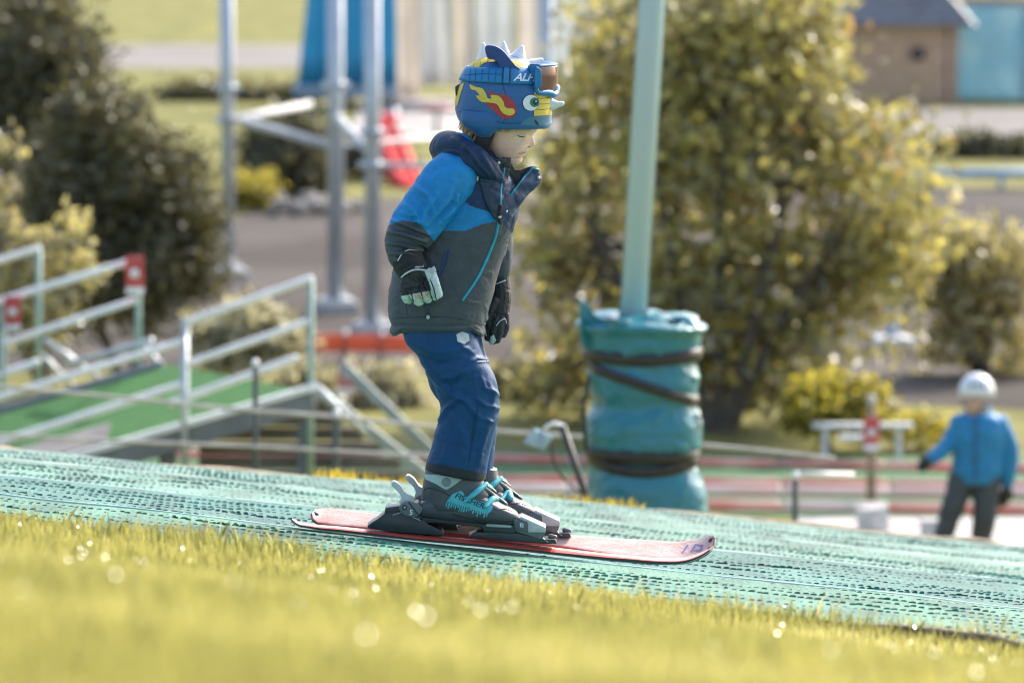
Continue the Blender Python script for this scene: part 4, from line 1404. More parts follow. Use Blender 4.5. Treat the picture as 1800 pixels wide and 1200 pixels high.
tz = fuse([tube([A(1692, 838), A(1670, 905, -.03), A(1656, 950, -.02), A(1645, 994)], [.085, .070, .058, .054], 16, m=16), tube([A(1736, 838), A(1731, 905, -.02), A(1724, 950), A(1718, 996)], [.088, .075, .062, .058], 16, m=16), tube([A(1700, 836), A(1732, 836)], [.095, .095], 16)], .009, 4)
part('trousers', crumple(tz[0], tz[1], [], 5, 50, 9, .3), tz[1], mat('charcoal_cloth', (.060, .068, .078), .7, scale=12, bump=.2), p2)
hs = []
for w in np.linspace(0, 1, 20):
    for b_ in np.linspace(0, 2 * np.pi, 28, endpoint=False):
        ph = w * (1.95 if math.sin(b_) > -.3 else 1.72)
        hs.append(A(1717, 688) + np.array([math.sin(ph) * math.cos(b_) * .108, math.sin(ph) * math.sin(b_) * .118, math.cos(ph) * .112]))
Vh_ = np.array(hs); Fh = ring_faces(20, 28, False)
ho = part('helmet', Vh_, Fh, mat('white_helmet', (.70, .73, .76), .25, scale=3, var=.03), p2)
ho.modifiers.new('s', 'SOLIDIFY').thickness = -.012
for q in (-.04, .0, .04):
    V, Fc = boxv(A(1716, 676) + np.array([q, -.10, .01]), (.018, .03, .035), 0, .006)
    part('vent', V, Fc, mat('vent_grey', (.3, .34, .37), .5), ho)
V, Fc = tube([A(1690, 704, -.03), A(1700, 720, -.055), A(1712, 724, -.06), A(1730, 712, .0)], .007, 6, m=14)
part('chin_strap', V, Fc, MATS['navy_cloth'], ho)
glv = mat('black_glove', (.022, .022, .024), .6, scale=30, bump=.3)
def small_glove(w, tip, side):
    w = np.array(w); tip = np.array(tip)
    d = tip - w; L = np.linalg.norm(d); d /= L
    s_ = np.cross(d, [0, 1, 0]); s_ /= np.linalg.norm(s_)
    segs = [tube([w - d * .03, w + d * L * .5], [.026, .034], 10, m=6)]
    for k in range(4):
        o_ = s_ * (k - 1.5) * .016
        ln = (.62, .72, .68, .52)[k] * L
        segs.append(tube([w + d * L * .4 + o_, w + d * (L * .45 + ln * .6) + o_ * 1.1, w + d * (L * .45 + ln) + o_ + np.array([0, .012, -.006])], [.011, .010, .008], 8, m=6))
    segs.append(tube([w + d * L * .1 + s_ * side * .02, w + d * L * .35 + s_ * side * .042, w + d * L * .6 + s_ * side * .045], [.013, .012, .009], 8, m=6))
    V_, F_ = fuse(segs, .004, 1)
    part('glove', V_, F_, glv, p2)
small_glove(A(1636, 809, -.10), A(1618, 822, -.12), -1)
small_glove(A(1770, 856), A(1762, 884), 1)
for a_, b_ in [((1645, 994), (1628, 1008)), ((1718, 996), (1704, 1010))]:
    q0, q1 = A(*a_), A(*b_, -.10)
    q0[2] = .075; q1[2] = .048
    qb = q0.copy(); qb[2] = .05; qb[1] += .03
    V, Fc = fuse([tube([q0 + np.array([0, 0, .03]), q0 - np.array([0, 0, .02])], [.045, .045], 12), tube([qb, (qb + q1) / 2, q1], [.036, .042, .034], 12, m=8)], .006, 2)
    part('boot', V, Fc, mat('dark_boot', (.05, .05, .05), .5), p2)

# ------------------------------------------------------------------ the young skier
NAVY, BLUE, CHAR = (.009, .034, .088), (.004, .20, .47), (.055, .066, .080)
cloth = mat('jacket_cloth', (1, 1, 1), .62, var=.07, scale=30, bump=.15, bscale=260, attr='Col', spec=.35)
turq = mat('turquoise_tape', (.01, .30, .44), .45)
blackc = mat('black_cloth', (.014, .014, .016), .75, scale=40, bump=.2, bscale=200)

# body: head with face, neck, trunk, limbs, one continuous surface
H = [(185, 838, 942, 44, 0, 8), (210, 836, 944, 46, 0, 8), (224, 838, 944, 46, 1.5, 12), (231, 840, 940.5, 46, 2, 10), (237, 842, 934.2, 45.5, 2.5, 7), (242, 844, 933, 45, 5, 6.5), (247, 846, 931.5, 44.5, 8, 7),
     (252, 848, 930, 44, 11, 8.5), (256, 850, 929, 43.5, 10.6, 9.5), (259.5, 852, 928.3, 43, 4.6, 10), (262, 853, 927.2, 42, 1.6, 10), (265, 855, 926.6, 41.5, 2.6, 11), (268.6, 857, 923.6, 40.5, .4, 10), (272, 859, 922.6, 39, 1.6, 11),
     (276, 862, 918.6, 37, .0, 9), (281, 866, 917.3, 34, 1.2, 10), (286, 870, 915, 29, .9, 10), (290, 876, 910, 22, 0, 10), (293, 884, 902, 12, 0, 10)]
H = np.array(H, float)
t = np.linspace(185, 293, 130)
X = spline(H[:, 0], H[:, 1:], t)
a = np.linspace(0, 2 * np.pi, 120, endpoint=False)
ca, sa = np.cos(a), np.sin(a)
PX = (X[:, :1] + X[:, 1:2]) / 2 + (X[:, 1:2] - X[:, :1]) / 2 * np.sign(ca) * np.abs(ca) ** .92
VV = X[:, 2:3] * np.sign(sa) * np.abs(sa) ** .92
PX = PX + (ca > 0) * X[:, 3:4] * np.exp(-((VV + 3) / X[:, 4:5]) ** 2)
HV = Q(PX, t[:, None] + 0 * PX, 0 * PX)
HV[..., 1] += VV / S
HV = HV.reshape(-1, 3)
HF = ring_faces(130, 120)
HN = normals(HV, HF)
hx, hy = PX.ravel(), (t[:, None] + 0 * PX).ravel()
hv = VV.ravel()
dsp = np.zeros(len(HV))
for cx_, cy_, cv, rr, am in [(921, 237, 27, 8, -3.2), (915, 239.5, 32, 5.5, 1.9), (926, 231, 24, 9, 1.0), (897, 259, 41, 15, 1.6), (922, 257.5, 12, 3.6, 1.8), (911, 270, 26, 4, -1.1), (905, 248, 40, 12, .8), (914, 276, 22, 6, -.6)]:
    for sg in (-1, 1):
        dsp += am * np.exp(-(((hx - cx_) ** 2 + (hy - cy_) ** 2 + ((hv - sg * cv) * .6) ** 2) / rr ** 2))
# nostril wing and the crease of the lids
dsp += -1.1 * np.exp(-(((hx - 926) ** 2 + (hy - 259) ** 2) / 2.2 ** 2)) * (hv < 0)
HV = HV + HN * (dsp / S)[:, None]

def qt(pts, r, n=14, m=12):
    return tube([Q(*p) for p in pts], np.array(r) / S, n, m=m)

bodyparts = [(HV, HF),
             qt([(868, 262, 0), (852, 300, 0), (838, 335, 0)], [30, 31, 38], 20),
             qt([(835, 330, 0), (808, 420, 0), (782, 520, 0), (775, 570, 0)], [58, 62, 60, 52], 24, 16),
             qt([(828, 315, -60), (830, 312, 60)], [34, 34], 14, 6),
             qt([(808, 318, -72), (752, 372, -92), (720, 412, -100), (716, 440, -110), (724, 470, -118)], [28, 25, 23, 19, 15], 14, 14),
             qt([(838, 318, 72), (868, 380, 76), (874, 440, 67), (878, 500, 60)], [26, 20, 15, 12], 14, 14),
             qt([(780, 560, -38), (812, 640, -36), (832, 690, -36), (812, 770, -36), (798, 845, -36)], [44, 36, 32, 28, 24], 16, 16),
             qt([(780, 560, 42), (815, 640, 46), (838, 690, 48), (825, 770, 48), (822, 850, 48)], [42, 34, 30, 27, 24], 16, 16),
             qt([(798, 842, -36), (795, 885, -38), (830, 905, -40), (885, 908, -42)], [26, 24, 22, 16], 14, 12),
             qt([(822, 842, 46), (820, 878, 46), (855, 898, 46), (908, 902, 46)], [26, 24, 22, 16], 14, 12)]
bV, bF = fuse(bodyparts, .0021, 1, .4)
bx, by = project(bV)
sk = np.tile(np.array([.75, .485, .375]), (len(bV), 1))
def tint(c, cx_, cy_, rr, am):
    w = am * np.exp(-(((bx - cx_) ** 2 + (by - cy_) ** 2) / rr ** 2))[:, None]
    sk[:] = sk * (1 - w) + np.array(c) * w
tint((.62, .30, .25), 898, 266, 15, .55)
tint((.58, .33, .28), 936, 252, 6, .4)
lips = np.maximum(np.exp(-(dist_poly(bx, by, [(913, 270), (919, 267.8), (929, 266)])[0] / 2.4) ** 2), np.exp(-(dist_poly(bx, by, [(914, 271.5), (919, 272.6), (925, 271.8)])[0] / 2.0) ** 2))[:, None] * .7
sk = sk * (1 - lips) + np.array([.52, .25, .22]) * lips
brow = np.exp(-(dist_poly(bx, by, [(906, 231), (916, 228.5), (930, 230)])[0] / 2.0) ** 2)[:, None] * .5
lid = np.exp(-(dist_poly(bx, by, [(908, 236), (914, 234.6), (922, 236)])[0] / 1.3) ** 2)[:, None] * .45
sk = sk * (1 - lid) + np.array([.46, .28, .21]) * lid
sk = sk * (1 - brow) + np.array([.42, .30, .18]) * brow
skinm = mat('child_skin', (1, 1, 1), .48, var=.03, scale=60, bump=.05, bscale=300, attr='Col')
skinm.node_tree.nodes['Principled BSDF'].inputs['Subsurface Weight'].default_value = .15
skinm.node_tree.nodes['Principled BSDF'].inputs['Subsurface Radius'].default_value = (.006, .003, .0015)
base_pt = Q(815, 938, 0)
kid = single('person', bV, bF, skinm, 'small child skier gliding right in blue and grey jacket with spiked blue helmet', 'person', base_pt, col=sk)
face_bvh = BVHTree.FromPolygons(HV.tolist(), HF)
def stroke(pts, w):
    """thin closed outline round a short line, tapered"""
    P = np.array(pts, float)
    d = np.r_[0, np.cumsum(np.linalg.norm(np.diff(P, axis=0), axis=1))]
    X_ = spline(d, P, np.linspace(0, d[-1], 14))
    T = np.gradient(X_, axis=0); T /= np.linalg.norm(T, axis=1)[:, None]
    Nn = np.c_[-T[:, 1], T[:, 0]]
    ww = w * (.25 + .75 * np.sin(np.linspace(0, np.pi, 14)))[:, None] / 2
    return [tuple(p) for p in np.r_[X_ + Nn * ww, (X_ - Nn * ww)[::-1]]]
lash = mat('lash', (.12, .07, .05), .7)
decal('eyelashes', [stroke([(909, 237.6), (914, 240), (919, 240.6), (922.5, 239.2)], 2.3)], face_bvh, lash, kid, .35, 1.5)
decal('mouth_line', [stroke([(911.5, 270.2), (917, 269.9), (922, 268.6), (926, 268.4)], 1.1)], face_bvh, mat('lip_line', (.20, .075, .065), .6), kid, .3, 1.5)
decal('nostril', [stroke([(926, 259.3), (929, 258.2), (932, 259.2)], 1.5)], face_bvh, MATS['lip_line'], kid, .35, 1.2)

# hair: strands at the nape and along the temple
hr = random.Random(5)
segs = []
for k in range(150):
    y_ = hr.uniform(206, 252)
    x_ = 812 + (y_ - 206) * .45 + hr.uniform(-1, 6)
    v_ = hr.uniform(-42, 42)
    l_ = hr.uniform(8, 22)
    segs.append(qt([(x_ + 8, y_ - 10, v_), (x_ - hr.uniform(1, 5), y_ + l_ * .3, v_ + hr.uniform(-4, 4)), (x_ - hr.uniform(-5, 9), y_ + l_, v_ + hr.uniform(-6, 6))], [1.1, .9, .3], 4, 5))
for k in range(110):
    x_ = hr.uniform(870, 934)
    p = hit(face_bvh, [x_], [222 + hr.uniform(0, 3)], 1.2)[0]
    q = hit(face_bvh, [x_ + hr.uniform(-2, 8)], [226 + hr.uniform(1, 9 if x_ < 895 else 3)], .8)[0]
    segs.append(tube([p, (p + q) / 2 + np.array([0, -.0012, 0]), q], np.array([.6, .5, .2]) / S, 4))
V, Fc = join(*segs)
part('hair', V, Fc, mat('blond_hair', (.62, .44, .20), .45, scale=80, color2=(.48, .32, .14)), kid, kind='stuff')

# ------------------------------------------------------------------ jacket
rows = [(597, 706, 838, 0, 78), (590, 692, 848, 0, 88), (580, 685, 853, 0, 93), (570, 687, 853, 0, 92), (560, 684, 855, 0, 94), (545, 684, 858, 0, 95), (520, 684, 866, 0, 96), (490, 688, 873, 0, 96), (460, 694, 882, 0, 96), (430, 702, 893, 0, 97), (400, 712, 903, 0, 98), (375, 722, 911, 0, 97), (350, 730, 915, 0, 94), (330, 737, 912, 0, 90), (310, 746, 904, 0, 86), (290, 758, 892, 0, 78), (275, 770, 880, 0, 66), (262, 784, 870, 0, 52)]
def hemwarp(PX_, py_):
    k = smoothstep(555, 590, py_)
    return -k * 15 * smoothstep(688, 712, PX_) * smoothstep(850, 826, PX_)
tV, tF = loft(rows, 230, 260, 2.35, hemwarp)
jfolds = [([(862, 430), (850, 470), (838, 530)], 7, 4.5), ([(845, 415), (842, 450), (826, 500)], 6, -4), ([(880, 415), (872, 455)], 5, 3), ([(705, 500), (694, 560)], 7, 3), ([(800, 410), (770, 432), (750, 440)], 6, 4), ([(805, 470), (818, 520), (812, 560)], 8, -5),
          ([(835, 540), (850, 575)], 6, 4.5), ([(690, 566), (740, 563), (800, 564), (850, 570)], 3.5, -5.5), ([(840, 300), (850, 335), (868, 370)], 5, 3.5), ([(820, 360), (840, 372), (865, 378)], 4, 2.5), ([(745, 480), (730, 540)], 8, 3), ([(785, 500), (780, 550)], 6, 2.5), ([(826, 318), (836, 350)], 5, -3), ([(895, 420), (884, 440), (866, 448)], 4, 3)]
jfolds += [([(690 + k * 9.5, 579), (692 + k * 9.5, 592)], 2.2, 1.6 if k % 2 else -1.2) for k in range(17)]
jfolds += [([(856, 400), (862, 440), (850, 500), (845, 545)], 5, 4), ([(790, 412), (800, 450), (795, 500)], 6, 3), ([(880, 400), (866, 410), (846, 408)], 4, 3), ([(715, 480), (735, 500), (770, 505)], 5, 3), ([(872, 470), (856, 500), (850, 540)], 4, 3.5), ([(758, 425), (790, 425), (830, 412)], 4, 3), ([(690, 530), (720, 548), (760, 550)], 4, 2.5), ([(830, 330), (850, 352), (872, 362)], 3.5, 2.5)]
jfolds = [(a_, b_ * .8, c_ * 1.75) for a_, b_, c_ in jfolds]
tV = crumple(tV, tF, jfolds, 1.3, 26, 3, .45)
px, py = project(tV)
tc = np.tile(np.array(NAVY), (len(tV), 1))
tc[in_poly(px, py, [(600, 300), (806, 346), (827, 362), (874, 377), (877, 388), (850, 393), (820, 405), (600, 405)])] = BLUE
tc[in_poly(px, py, [(560, 405), (757, 405), (820, 405), (850, 393), (877, 388), (904, 413), (990, 430), (990, 700), (560, 700)])] = CHAR
jacket = part('jacket', tV, tF, cloth, kid, col=tc)
jb = bvh_of((tV, tF))
# near sleeve
spth = [(815, 292, -50), (800, 306, -66), (772, 338, -86), (745, 375, -97), (723, 407, -103), (712, 430, -108), (713, 448, -113), (718, 462, -117)]
srad = [34, 45, 46, 44.5, 42, 36, 31, 26]
sV, sF = tube([Q(*p) for p in spth], np.array(srad) / S, 150, m=190)
sfolds = [([(690, 388), (715, 396), (752, 412)], 4, 3.6), ([(684, 408), (712, 412), (748, 424)], 4.5, 4), ([(682, 428), (708, 430), (742, 440)], 4, 3.6), ([(686, 446), (712, 444), (738, 450)], 3.5, 3), ([(768, 345), (748, 372), (742, 392)], 6, 3.5), ([(796, 358), (772, 382), (756, 402)], 5, -3.6), ([(732, 330), (752, 345), (760, 366)], 6, 3), ([(712, 360), (730, 372), (736, 390)], 5, 3), ([(800, 320), (785, 350), (765, 372)], 7, 2.4), ([(700, 378), (720, 384), (738, 384)], 4, -2.6), ([(776, 300), (762, 318)], 7, 2), ([(806, 345), (800, 362), (780, 384)], 3.5, 2.8)]
sfolds = [(a_, b_ * .8, c_ * 1.5) for a_, b_, c_ in sfolds]
sV = crumple(sV, sF, sfolds, 1.5, 30, 7, .45)
px, py = project(sV)
scol = np.tile(np.array(BLUE), (len(sV), 1))
scol[in_poly(px, py, [(640, 400), (690, 394), (707, 387), (730, 390), (744, 400), (756, 414), (775, 440), (775, 500), (640, 500)])] = CHAR
part('sleeve', sV, sF, cloth, jacket, col=scol)
fV, fF = tube([Q(*p) for p in [(850, 320, 66), (872, 380, 78), (876, 430, 70), (876, 465, 64), (878, 492, 62)]], np.array([34, 32, 25, 23, 17]) / S, 60, m=70)
fV = crumple(fV, fF, [], 1.8, 24, 9, .5)
part('sleeve', fV, fF, cloth, jacket, col=np.tile(np.array(CHAR), (len(fV), 1)))
# hood lying round the neck
hV, hF = tube([Q(*p) for p in [(880, 322, -62), (860, 300, -76), (832, 280, -78), (800, 266, -52), (786, 262, 0), (800, 262, 52), (832, 274, 74), (868, 300, 62)]], np.array([10, 19, 25, 29, 31, 29, 24, 12]) / S, 60, m=130)
hV = crumple(hV, hF, [([(752, 292), (785, 268), (825, 262)], 5, 4.5), ([(795, 245), (815, 255), (840, 285), (862, 310)], 4, 4.5), ([(775, 262), (800, 258), (830, 275)], 4, -3.5), ([(845, 268), (858, 290), (872, 312)], 4, 3.5), ([(760, 285), (800, 280), (835, 292)], 4, 3)], 1.6, 26, 15, .5)
part('hood', hV, hF, cloth, jacket, col=np.tile(np.array(NAVY) * .9, (len(hV), 1)))
V, Fc = qt([(797, 243, -22), (806, 237, -34), (818, 240, -44), (830, 250, -50)], [3.2, 4, 4, 3], 10, 14)
part('hood_trim', V, Fc, mat('bright_blue_cloth', BLUE, .6), jacket)

# collar: standing near half, lining, turned-out far half
def vmap(poly, vf, name, m_, parent, th=3.0, maxlen=5, smooth_k=3, wr=0):
    V2, F2 = fill2d([smooth_poly(poly, smooth_k) if smooth_k else poly], maxlen)
    vv = np.array([vf(x, y) for x, y in V2])
    V_ = Q(V2[:, 0], V2[:, 1], vv)
    if wr:
        V_[:, 1] += wr * fbm(np.c_[V2 / 14, 0 * V2[:, 0]], 2, 4) / S
    o_ = part(name, V_, F2, m_, parent)
    md_ = o_.modifiers.new('s', 'SOLIDIFY'); md_.thickness = th / S; md_.offset = 0
    return o_, (V_, F2)
def jv(x, y):
    h_ = hit(jb, [x], [y], 3.0)[0]
    return (h_[1] - Y0) * S
def ring_v(x, y, cx_=862, rx_=54, rv=66):
    return -rv * math.sqrt(max(.02, 1 - ((x - cx_) / rx_) ** 2))
navyc = mat('navy_cloth_jacket', NAVY, .6, scale=20, bump=.15, bscale=200, sheen=.15)
navyd = mat('dark_navy_cloth', (.008, .026, .055), .6, scale=20, bump=.15, bscale=200)
nearc, ncm = vmap([(838, 268), (856, 274), (880, 278), (896, 278), (897, 292), (893, 312), (888, 335), (881, 358), (877, 386), (866, 380), (852, 350), (843, 318), (836, 290)],
             lambda x, y: min(ring_v(x, y), jv(x, y)) if y > 300 else ring_v(x, y) - 2, 'collar', navyd, jacket, 3, 5, 3, 3)
cb = bvh_of(ncm, (tV, tF))
vmap([(883, 276), (898, 277), (897, 295), (884, 294)], lambda x, y: ring_v(x, y) - 4.5, 'chin_guard', blackc, nearc, 2, 4, 0)
vmap([(894, 284), (905, 299), (920, 297), (937, 292), (922, 310), (903, 334), (886, 360), (880, 352), (888, 325)], lambda x, y: -36 + .5 * (x - 890) * .9 - .15 * (y - 290), 'collar_lining', blackc, jacket, 2.5, 5, 2, 3)
farc, fcm = vmap([(882, 360), (900, 336), (920, 311), (937, 292), (946, 299), (952, 315), (940, 331), (923, 348), (908, 368), (892, 390), (878, 388)], lambda x, y: -62 + .78 * (x - 880) - .12 * (y - 300), 'collar', navyc, jacket, 3.5, 5, 2, 4)
fb = bvh_of(fcm)
line_on('zip_tape', [(886, 295), (882, 318), (879, 340), (879, 362)], cb, 1.7, turq, nearc, 1.6)
line_on('zip_tape', [(937, 292), (926, 305), (910, 325), (884, 358)], fb, 1.7, turq, farc, 2.2)
line_on('zip', [(877, 388), (871, 415), (858, 449), (840, 487), (813, 527)], jb, 2.6, turq, jacket, 0.4, 10, 4)
line_on('zip_flap', [(880, 362), (877, 376), (877, 392)], cb, 3.2, blackc, jacket, 2.0)
for px_, py_, b_ in [(876, 286, cb), (945, 313, fb), (877, 381, cb), (888, 372, fb)]:
    c_ = hit(b_, [px_], [py_], 2.2)[0]
    V, Fc = tube([c_ + np.array([0, .0015, 0]), c_ - np.array([0, .0015, 0])], [3.4 / S, 3.2 / S], 14)
    o_ = part('snap', V, Fc, mat('snap_metal', (.62, .58, .48), .3, metal=.7), jacket)
    V, Fc = tube([c_ - np.array([0, .002, 0]), c_ - np.array([0, .003, 0])], [1.4 / S, 1.3 / S], 10)
    part('snap_hole', V, Fc, blackc, o_)
decal('pocket_zip', [[(784, 438), (791, 439), (789, 450), (776, 485), (770, 484), (780, 455)]], jb, mat('navy_zip', (.015, .035, .13), .5), jacket, 1.4)
line_on('pocket_zip_edge', [(789, 440), (786, 455), (775, 484)], jb, 1.2, MATS['navy_zip'], jacket, 1.6)
line_on('zip_pull', [(749, 530), (751, 541), (752, 548)], jb, 1.6, MATS['navy_zip'], jacket, 2)
c_ = hit(jb, [753], [557], 3)[0]
V, Fc = tube([c_ + np.array([0, 0, .002]), c_ - np.array([0, 0, .002])], [3 / S, 3 / S], 10)
part('pull_bead', V, Fc, mat('mint_bead', (.5, .62, .58), .4), jacket)
line_on('pull_cord', [(752, 548), (753, 555)], jb, .8, blackc, jacket, 2)
seam = mat('seam_dark', (.035, .038, .044), .8)
line_on('seam', [(688, 560), (720, 558), (770, 557), (820, 562), (852, 570)], jb, .7, seam, jacket, .1)
line_on('seam', [(714, 470), (714, 520), (716, 556)], jb, .6, seam, jacket, .1)

# ------------------------------------------------------------------ trousers
nl = [(552, 716, 836, -32, 48), (580, 708, 834, -34, 52), (600, 713, 840, -38, 53), (620, 729, 847, -38, 54), (640, 743, 858, -38, 55), (660, 754, 869, -38, 53), (680, 763, 875, -38, 52), (700, 770, 878, -38, 51), (716, 774, 878, -38, 51), (735, 771, 876, -38, 51), (756, 766, 871, -38, 50), (780, 760, 865, -38, 51), (800, 756, 860, -38, 52), (818, 752, 857, -38, 52), (842, 747, 853, -38, 53)]
fl_ = [(552, 720, 840, 40, 60), (600, 735, 848, 44, 58), (630, 744, 857, 46, 54), (660, 750, 866, 48, 52), (685, 758, 871, 48, 50), (700, 768, 873, 48, 49), (715, 778, 874, 48, 49), (735, 777, 874, 48, 49), (759, 773, 873, 48, 49), (795, 768, 869, 48, 50), (838, 760, 864, 48, 51), (852, 759, 861, 48, 51)]
hw_near = lambda PX_, py_: smoothstep(770, 842, py_) * ((PX_ - 800) * .19 - 9)
nV = loft(nl, 90, 70, 2.3, hw_near); fVt = loft(fl_, 90, 70, 2.3)
pV_, pF_ = fuse([nV, fVt, qt([(772, 560, -36), (772, 560, 42)], [58, 58], 20, 6)], .0034, 3)
pfolds = [([(752, 655), (788, 690), (818, 704), (842, 734)], 6, 6.5), ([(742, 638), (778, 664), (832, 656)], 7, 5), ([(834, 655), (806, 662), (793, 682)], 5, -4.5), ([(877, 694), (852, 682), (846, 662)], 5, 4.5), ([(876, 718), (852, 712), (838, 700)], 4.5, 4.5), ([(772, 738), (786, 716), (806, 700)], 5, 5), ([(848, 735), (866, 742), (872, 735)], 4.5, 4),
          ([(835, 724), (831, 760), (824, 812)], 4, -3.5), ([(865, 634), (838, 630), (820, 640)], 4.5, 4), ([(716, 600), (760, 618), (822, 612)], 8, 4), ([(735, 622), (770, 640), (815, 634)], 7, -4), ([(860, 742), (846, 785), (842, 815)], 6, 4.5), ([(768, 760), (790, 775), (780, 810)], 8, 3.5), ([(800, 735), (815, 765), (808, 800)], 8, 3.5), ([(856, 668), (868, 690), (866, 720)], 5, 3.5), ([(800, 585), (812, 610), (835, 622)], 5, 3)]
pfolds = [(a_, b_ * .85, c_ * .85) for a_, b_, c_ in pfolds]
pV_ = crumple(pV_, pF_, pfolds, .9, 34, 13, .5, hollow=.2)
px, py = project(pV_)
pc_ = np.tile(np.array([.004, .053, .146]), (len(pV_), 1))
hemm = smoothstep(-1.6, 1.6, py - (833 + (px - 746) * .19 - 22))[:, None] * (pV_[:, 1] < Y0 + 6 / S)[:, None]
pc_ = pc_ * (1 - hemm) + np.array([.022, .024, .028]) * hemm
trou = part('trousers', pV_, pF_, mat('trouser_cloth', (1, 1, 1), .55, var=.07, scale=30, bump=.1, bscale=260, attr='Col', spec=.25), kid, col=pc_)
tb_ = bvh_of((pV_, pF_))
decal('patch', [[(802, 588), (812, 582), (823, 587), (825, 598), (816, 605), (804, 600)]], tb_, mat('grey_patch', (.46, .53, .52), .6), trou, .8)
seamn = mat('seam_navy', (.006, .03, .10), .7)
line_on('seam', [(831, 655), (836, 690), (840, 715), (834, 750), (829, 780), (823, 822)], tb_, .65, seamn, trou, .1)
line_on('seam', [(800, 672), (815, 663), (831, 660)], tb_, .6, seamn, trou, .1)
line_on('reflective_edge', [(838, 635), (848, 635), (858, 634)], tb_, .8, mat('reflective', (.7, .72, .74), .4), trou, .4)

# ------------------------------------------------------------------ gloves
palec = (.50, .60, .56)
gcloth = mat('glove_cloth', (1, 1, 1), .6, var=.1, scale=60, bump=.3, bscale=300, attr='Col')
def glove(chains, m_, voxel=.0013):
    return fuse([tube([Q(*p) for p in c], np.array(r) / S, 14, m=12) for c, r in chains], voxel, 0)
ch = [([(720, 458, -117), (728, 482, -122), (734, 504, -122)], [22, 26, 24]),
      ([(711, 500, -126), (712, 517, -128), (718, 527, -116), (724, 524, -104)], [8.6, 8, 7.4, 6]),
      ([(724, 506, -134), (730, 521, -137), (737, 530, -124), (742, 525, -110)], [9, 8.4, 7.8, 6.5]),
      ([(740, 506, -137), (746, 517, -140), (752, 525, -127), (755, 520, -112)], [9, 8.4, 7.8, 6.5]),
      ([(753, 500, -134), (760, 511, -137), (765, 520, -126), (766, 516, -112)], [9.5, 9, 8, 6.5]),
      ([(744, 478, -138), (757, 482, -148), (764, 500, -152), (771, 518, -148)], [11, 10.5, 9.2, 7.6])]
gV, gF = glove(ch, None)
gV = crumple(gV, gF, [([(712, 490), (722, 500)], 3, 2), ([(728, 486), (738, 498)], 3, 2), ([(745, 484), (750, 498)], 3, 1.6), ([(712, 510), (745, 504)], 2.2, -1.6)], .9, 12, 19, .4)
px, py = project(gV)
gc = np.tile(np.array([.020, .020, .025]), (len(gV), 1))
gc[in_poly(px, py, [(696, 522), (724, 517), (745, 513), (770, 508), (790, 540), (790, 560), (690, 560)])] = palec
pink = in_poly(px, py, [(728, 518), (742, 515), (748, 520), (742, 526), (730, 525)]) | in_poly(px, py, [(744, 514), (756, 512), (758, 519), (748, 521)])
gc[pink] = (.52, .40, .32)
gc[in_poly(px, py, [(746, 476), (759, 468), (769, 474), (772, 492), (786, 520), (780, 532), (762, 526), (756, 502)])] = (.48, .57, .57)
gl = part('glove', gV, gF, gcloth, kid, col=gc, label='black glove with pale fingertips, held out on the near side')
gb = bvh_of((gV, gF))
for pts_ in ([(719, 506), (723, 516), (727, 531)], [(735, 504), (740, 514), (745, 530)], [(750, 500), (755, 511), (760, 526)], [(757, 492), (762, 506), (767, 526)]):
    line_on('finger_gap_shade', pts_, gb, 1.2, blackc, gl, -.2)  # black cords put the shade of the finger gaps into colour
cV, cF = tube([Q(*p) for p in [(713, 446, -114), (718, 460, -118), (725, 476, -122)]], np.array([28, 28.5, 27]) / S, 60, m=40)
cV = crumple(cV, cF, [([(702, 470), (722, 460), (744, 462)], 3, 1.8)], .8, 14, 20)
cu_ = part('cuff', cV, cF, blackc, gl)
cbv = bvh_of((cV, cF), (gV, gF))
pipe_m = mat('pale_piping', (.58, .62, .62), .5)
line_on('piping', [(700, 458), (707, 446), (720, 439), (736, 440)], cbv, 1.1, pipe_m, gl, .8)
line_on('piping', [(703, 490), (714, 480), (730, 474), (748, 475)], cbv, 1.4, pipe_m, gl, 1.2)
text_decal('lettering', 'reusch', (729, 471), 6.0, -.05, cbv, pipe_m, gl, .7, .2, 1.0, 1.0, 2.0)
V, Fc = prism([(755, 474), (763, 467), (767, 476), (758, 480)], -166, -158, 1.2)
part('pull_tab', V, Fc, mat('tab_grey', (.42, .44, .46), .5), gl)
ch2 = [([(879, 486, 58), (880, 520, 58), (876, 548, 56)], [15, 19, 20]),
       ([(866, 552, 44), (860, 575, 42), (858, 594, 46)], [8.5, 8, 7]),
       ([(872, 560, 42), (867, 582, 40), (866, 600, 46)], [9, 8.5, 7]),
       ([(880, 560, 44), (877, 582, 42), (873, 598, 48)], [9, 8.5, 7]),
       ([(887, 552, 50), (888, 572, 50), (884, 588, 52)], [8.5, 8, 7]),
       ([(870, 528, 40), (860, 548, 36), (856, 566, 38)], [9, 8, 6.5])]
gV2, gF2 = glove(ch2, None)
gV2 = crumple(gV2, gF2, [], .9, 12, 29, .4)
px, py = project(gV2)
gc2 = np.tile(np.array([.016, .016, .019]), (len(gV2), 1))
gc2[in_poly(px, py, [(862, 592), (868, 588), (872, 598), (866, 606), (860, 604)])] = palec
gl2 = part('glove', gV2, gF2, gcloth, kid, col=gc2, label='black glove hanging on the far side of the jacket')
gb2 = bvh_of((gV2, gF2))
line_on('piping', [(873, 499), (880, 496), (888, 493)], gb2, 1.0, pipe_m, gl2, .8)
line_on('piping', [(872, 572), (879, 564), (887, 560), (890, 568)], gb2, 1.0, pipe_m, gl2, .8)
line_on('piping', [(857, 552), (853, 572), (855, 590)], gb2, .9, pipe_m, gl2, .8)

